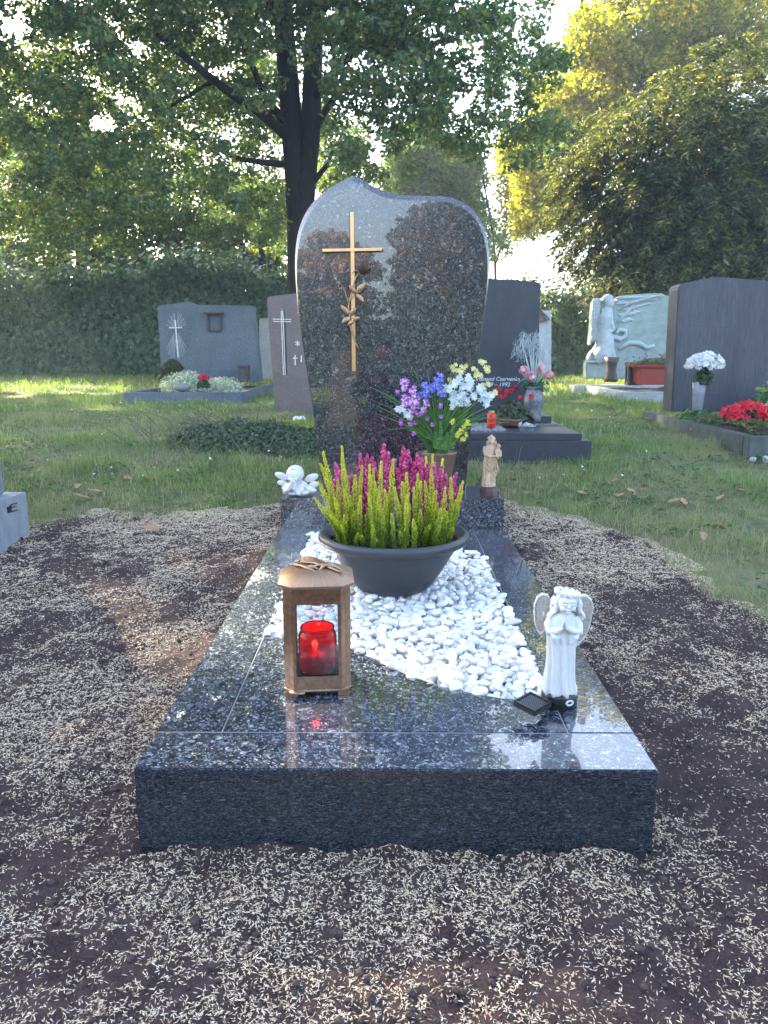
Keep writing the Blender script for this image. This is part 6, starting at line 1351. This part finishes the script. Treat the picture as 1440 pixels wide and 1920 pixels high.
tree('sunlit_bush', 'sunlit yellow-green bush glowing behind the hedge right of the double-trunked tree', 260, 20.0, [([(260, 720), (260, 560)], .1, .05)], lit, 15000, .11, [(250, 520, 80, 40, 30), (300, 560, 60, 20, 14)])
tree('sunlit_bush', 'sunlit yellow-green bush glowing behind the hedge between the ivy trunk and the maple', 450, 20.5, [([(450, 720), (450, 560)], .1, .05)], lit, 18000, .11, [(440, 500, 80, 50, 34), (520, 500, 40, 50, 16), (400, 540, 50, 24, 12)])
tree('linden_tree', 'lighter green tree showing behind the right shoulder of the tall headstone', 820, 21, [([(820, 720), (818, 500), (812, 380), (805, 280)], .2, .08), ([(815, 420), (860, 350)], .07, .03), ([(812, 430), (770, 350)], .07, .03)], leafmat('linden_leaf', [(0, (.05, .10, .03)), (.6, (.10, .16, .04)), (1, (.22, .26, .06))], trans=.45, tcol=(1.4, 1.6, .6)), 52000, .10, [(820, 330, 85, 60, 110), (790, 270, 50, 40, 34), (850, 410, 75, 60, 60), (760, 350, 40, 60, 30), (640, 300, 60, 80, 40)])
tree('weeping_birch', 'thin airy hanging twigs right of the tall headstone, against the white sky', 930, 20, [([(935, 760), (930, 560), (925, 450), (905, 330)], .05, .02), ([(928, 500), (950, 440), (975, 410)], .02, .008)], dim, 1500, .10, [(925, 430, 35, 60, 22), (965, 450, 30, 35, 8)], droop=1)
# yellow-green sunlit tree upper right
ylw = leafmat('autumn_yellow_leaf', [(0, (.07, .11, .025)), (.4, (.18, .21, .035)), (.8, (.34, .32, .05)), (1, (.54, .42, .08))], trans=.52, tcol=(1.75, 1.65, .45), spot=(.9, .50, (.06, .09, .025)))
YT = 17.5
tree('autumn_tree', 'tall tree with sunlit yellow-green autumn foliage, upper right', 1180, YT, [([(1180, 760), (1180, 500), (1175, 300), (1170, 100), (1170, -60)], .25, .1), ([(1175, 330), (1080, 250), (1000, 250)], .08, .03), ([(1175, 200), (1120, 60), (1090, 0)], .08, .03), ([(1175, 200), (1260, 60), (1330, 0)], .08, .03)], ylw, 95000, .10,
     [(1230, 60, 150, 90, 230), (1380, 50, 120, 90, 120), (1120, 110, 50, 70, 50), (1060, 200, 55, 55, 60), (990, 320, 50, 75, 80), (1110, 220, 80, 70, 90), (1040, 330, 60, 110, 70), (1000, 400, 42, 40, 24), (1240, 170, 120, 90, 110)], flat=.9)
# dark yew
yew_m = leafmat('yew_needles', [(0, (.024, .042, .024)), (.5, (.058, .080, .034)), (.8, (.13, .145, .05)), (1, (.32, .29, .10))], trans=.38, rough=.5, spec=.35, tcol=(1.6, 1.6, .5))
YY = 12.2; yl = np.array([P(1330, 700, YY)[0], YY, .37]); yw = empty('yew_tree', tuple(yl), label='big dark yew with drooping brown-green sprays, right of the sky gap', cat='tree'); tb = MB()
for pts, r0, r1 in (([(1330, 730), (1332, 560), (1335, 420), (1340, 260), (1345, 190)], .24, .05), ([(1335, 480), (1260, 380), (1180, 320)], .09, .03), ([(1335, 420), (1420, 300), (1480, 230)], .09, .03), ([(1333, 520), (1230, 470), (1140, 460)], .08, .03)): limb(tb, [P(x, y, YY) - yl for x, y in pts], r0, r1)
tb.build('trunk', bark, yw, smooth=True)
def yew_edge(y):
    return np.interp(y, [30, 100, 150, 200, 260, 320, 380, 430, 470, 500, 530, 560], [1400, 1330, 1230, 1150, 1100, 1065, 1050, 1062, 1100, 1100, 1096, 1120])
C_, D_, S_ = [], [], []
while len(C_) < 2300:
    x, y = rng.uniform(1030, 1720), rng.uniform(30, 556)
    if x < yew_edge(y) + 34 * rng.normal(): continue
    if y < 260 and rng.random() > (y - 10) / 260: continue
    if x < 1200 and y > 505 and rng.random() < .6: continue
    u = (x - 1330) / 320; dep = math.sqrt(max(.05, 1 - min(1, u * u)))
    Y_ = YY - 2.6 * dep * rng.uniform(.3, 1.0) if rng.random() < .8 else YY + rng.uniform(-.5, 1.5)
    p = P(x, y, Y_); o_ = p - np.array([yl[0], YY, 3.4]); o_[2] *= .3; o_ /= np.linalg.norm(o_); C_.append(p); D_.append(o_ + [0, 0, -.55]); S_.append(rng.uniform(.22, .5))
C_, D_, S_ = np.array(C_), np.array(D_), np.array(S_); D_ /= np.linalg.norm(D_, axis=1, keepdims=True)
n = 210000; k_ = rng.integers(0, len(C_), n); u = rng.random(n); side = np.cross(D_, [0, 0, 1.]); side /= np.linalg.norm(side, axis=1, keepdims=True); v = (rng.random(n) * 2 - 1)
p = C_[k_] + D_[k_] * (S_[k_] * (u - .3))[:, None] + side[k_] * (v * S_[k_] * .42 * (1 - u * .75))[:, None] + [0, 0, -1] * (.18 * S_[k_] * (v * v + u * u))[:, None] + rng.normal(size=(n, 3)) * .02
upn = np.cross(side, D_); V, Fc = leaves(p - yl, upn[k_] + rng.normal(size=(n, 3)) * .4, .085 * (.6 + .8 * rng.random(n)), asp=.30, fold=.15, tip=D_[k_] * .8 + side[k_] * np.sign(v)[:, None] * .6 + rng.normal(size=(n, 3)) * .2)
npmesh('crown', V, Fc, yew_m, yw)
core = Acc(); mb = MB()  # dark solid lumps stand in for the shaded inside of the crown
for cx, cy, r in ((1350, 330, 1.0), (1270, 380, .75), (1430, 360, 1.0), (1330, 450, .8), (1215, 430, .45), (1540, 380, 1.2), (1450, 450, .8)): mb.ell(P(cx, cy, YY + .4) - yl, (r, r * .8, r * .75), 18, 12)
o = mb.build('inner_shade_core', plain('yew_shade', (.008, .011, .007), .95), yw, smooth=True); dm_ = o.modifiers.new('d', 'DISPLACE'); tx = bpy.data.textures.new('c', 'CLOUDS'); tx.noise_scale = .35; dm_.texture = tx; dm_.strength = .7
# unseen tree added out of view at left, to block the sun
for (x, y, z, rx, ry, rz, k_, lb) in ((-10.8, 8.6, 6.6, 4.0, 3.8, 5.6, 420, 'added unseen tree outside the left edge, dense crown blocking the sun'), (-6.2, 4.6, 6.4, 2.2, 2.0, 2.6, 0, '')):
    if not k_: continue
    loc = np.array([x, y, .35]); e_ = empty('park_tree', tuple(loc), label=lb, cat='tree'); tb = MB(); limb(tb, [(0, 0, 0), (.1, 0, 2), (0, .1, 4), (0, 0, 7)], .22, .08); tb.build('trunk', bark, e_, smooth=True)
    C2, r2 = [], []
    for _ in range(k_): d = rnd_dir(1)[0] * rng.random() ** .4; C2.append(np.array([x, y, z]) + d * np.array([rx, ry, rz])); r2.append(rng.uniform(.3, .6))
    foliage(e_, 'crown', C2, r2, 34000, .24, dim, loc)

# ------------------------------------------------------------------ the side of the cemetery behind the photographer (seen in the polished stone)
hb = hedge(-14, 14, -12.5, 1.4, .35, 2.3, 22000, .15, leafmat('yew_hedge_leaf', [(0, (.010, .022, .014)), (1, (.035, .06, .035))], trans=.1), 'dark hedge behind the photographer'); hb.rotation_euler = (0, 0, math.pi)
def back_tree(name, label, x, y, rx, rz, z, n, m, k_=120):
    loc = np.array([x, y, float(gz(0, y))]); e_ = empty(name, tuple(loc), label=label, cat='tree'); tb = MB(); limb(tb, [(0, 0, 0), (.05, 0, 1.5), (0, .1, 3), (0, 0, z)], .16, .05); tb.build('trunk', bark, e_, smooth=True); C2, r2 = [], []
    for _ in range(k_): d = rnd_dir(1)[0] * rng.random() ** .4; C2.append(np.array([x, y, z]) + d * np.array([rx, rx, rz]) * [1, 1, 1]); r2.append(rng.uniform(.2, .45))
    foliage(e_, 'crown', C2, r2, n, .2, m, loc)
brn = leafmat('copper_beech_leaf', [(0, (.04, .035, .02)), (.6, (.12, .08, .04)), (1, (.26, .15, .07))], trans=.3); orl = leafmat('orange_leaf', [(0, (.16, .09, .04)), (1, (.40, .21, .08))], trans=.3)
back_tree('beech_tree', 'brownish conical tree behind the photographer, right', 2.15, -14.5, 2.0, 2.7, 3.5, 30000, brn, 280)
back_tree('orange_tree', 'small orange-brown tree behind the photographer, left', -1.5, -16, 1.1, 1.2, 3.2, 7000, orl, 70)
back_tree('dark_tree', 'dark tree behind the photographer, far left', -4.0, -14, 1.0, 1.6, 3.0, 7000, dim, 70)
n = 26000; y = -1.0 - 11 * rng.random(n); x = (rng.random(n) * 2 - 1) * 5; V, f4, f3, tt = blades(x, y, .05 + .05 * rng.random(n), np.full(n, .012)); tag(npmesh('lawn_grass', V, [f4, f3], gm, attr={'t': tt}), kind='stuff')
beige = stone('beige_sandstone', (.42, .33, .24), (.55, .45, .34), 30, .6); brownst = stone('brown_granite', (.18, .10, .07), (.30, .18, .13), 40, .4)
for nm, m, x, y, w_, h_, lb in (('headstone', beige, -.55, -3.4, .34, .95, 'beige sandstone headstone behind the photographer'), ('headstone', brownst, .95, -4.2, .75, .75, 'brown granite headstone behind the photographer')):
    e_ = empty(nm, (x, y, float(gz(x, y)) - .02), label=lb, cat='headstone'); MB().box(-w_ / 2, w_ / 2, -.08, .08, .12, h_).build('stone_body', m, e_, bevel=.015); MB().box(-w_ / 2 - .06, w_ / 2 + .06, -.13, .13, 0, .12).build('plinth', m, e_, bevel=.01)
# crouching photographer
e_ = empty('person', (-.05, -.62, 0), label='photographer crouching in a dark jacket, holding a phone up', cat='person')
sknm = plain('skin', (.48, .26, .20), .5, Subsurface_Weight=.1); jack = plain('dark_jacket', (.018, .02, .03), .8, bump=.3); jean = plain('dark_trousers', (.02, .024, .035), .8)
def mkskin(name, J, E, m, sub=2):
    me = bpy.data.meshes.new(name); me.from_pydata([j[0] for j in J], E, []); o = bpy.data.objects.new(name, me); COL.objects.link(o); bpy.context.view_layer.objects.active = o
    bm = bmesh.new(); bm.from_mesh(me); lay = bm.verts.layers.skin.verify(); bm.verts.ensure_lookup_table()
    for i, j in enumerate(J): bm.verts[i][lay].radius = (j[1], j[1] * (j[2] if len(j) > 2 else 1)); bm.verts[i][lay].use_root = i == 0
    bm.to_mesh(me); bm.free(); o.modifiers.new('s', 'SKIN'); ss = o.modifiers.new('ss', 'SUBSURF'); ss.levels = sub; ss.render_levels = sub; bake(o); o.data.materials.clear(); o.data.materials.append(m)
    o.data.polygons.foreach_set('use_smooth', np.ones(len(o.data.polygons), bool)); return o
J = [((0, 0, .36), .15, .8), ((0, .03, .52), .14, .75), ((0, .08, .68), .16, .7), ((0, .10, .78), .09), ((-.17, .08, .73), .07), ((-.25, .18, .55), .052), ((-.12, .34, .66), .04), ((.17, .08, .73), .07), ((.25, .18, .55), .052), ((.12, .34, .66), .04),
     ((-.12, .04, .32), .11), ((-.18, .36, .42), .085), ((-.17, .22, .08), .055), ((-.17, .34, .05), .042), ((.12, .04, .32), .11), ((.17, .30, .20), .085), ((.15, .02, .07), .055), ((.15, -.14, .06), .042)]
E = [(0, 1), (1, 2), (2, 3), (2, 4), (4, 5), (5, 6), (2, 7), (7, 8), (8, 9), (0, 10), (10, 11), (11, 12), (12, 13), (0, 14), (14, 15), (15, 16), (16, 17)]
b_ = mkskin('body', J, E, jack); b_.parent = e_
A = MB(); A.tube([(0, .10, .76), (0, .12, .86)], [.052, .048], 14); A.ell((0, .14, .945), (.075, .092, .112), 24, 16); A.ell((0, .235, .93), (.012, .016, .02)); A.ell((0, .225, .885), (.024, .012, .008)); A.ell((0, .205, .855), (.03, .025, .018))
for s_ in (-1, 1): A.ell((s_ * .077, .135, .94), (.012, .022, .03)); A.ell((s_ * .03, .222, .955), (.013, .008, .008))
sculpt('head', A, sknm, e_, voxel=.006, it=3); A = MB(); A.ell((0, .125, .985), (.083, .098, .085), 24, 14); sculpt('hair', A, plain('dark_hair', (.03, .02, .015), .7), e_, voxel=.006, it=2)
A = MB()
for s_ in (-1, 1):
    A.ell((s_ * .09, .375, .69), (.022, .035, .035), 12, 8)
    for k2 in range(4): A.tube([(s_ * .085, .39, .675 + k2 * .016), (s_ * .06, .42, .68 + k2 * .016), (s_ * .035, .415, .682 + k2 * .016)], [.0095, .009, .0075], 8)
    A.tube([(s_ * .08, .37, .70), (s_ * .06, .375, .73), (s_ * .04, .385, .735)], [.011, .010, .008], 8)
sculpt('hands', A, sknm, e_, voxel=.004, it=2)

# ------------------------------------------------------------------ added haze volume, standing in for the lens veil
hz = MB().box(-91.5, 91.5, -91.5, 91.5, -1.2, 16.5).build('haze', None); hz['kind'] = 'stuff'
hm_ = bpy.data.materials.new('haze'); hm_.use_nodes = True; tt_ = hm_.node_tree; tt_.nodes.clear(); o_ = tt_.nodes.new('ShaderNodeOutputMaterial'); v_ = tt_.nodes.new('ShaderNodeVolumePrincipled')
v_.inputs['Color'].default_value = (.80, .90, 1, 1); v_.inputs['Density'].default_value = .0038; v_.inputs['Anisotropy'].default_value = .0; tt_.links.new(v_.outputs[0], o_.inputs['Volume']); hz.data.materials.append(hm_)
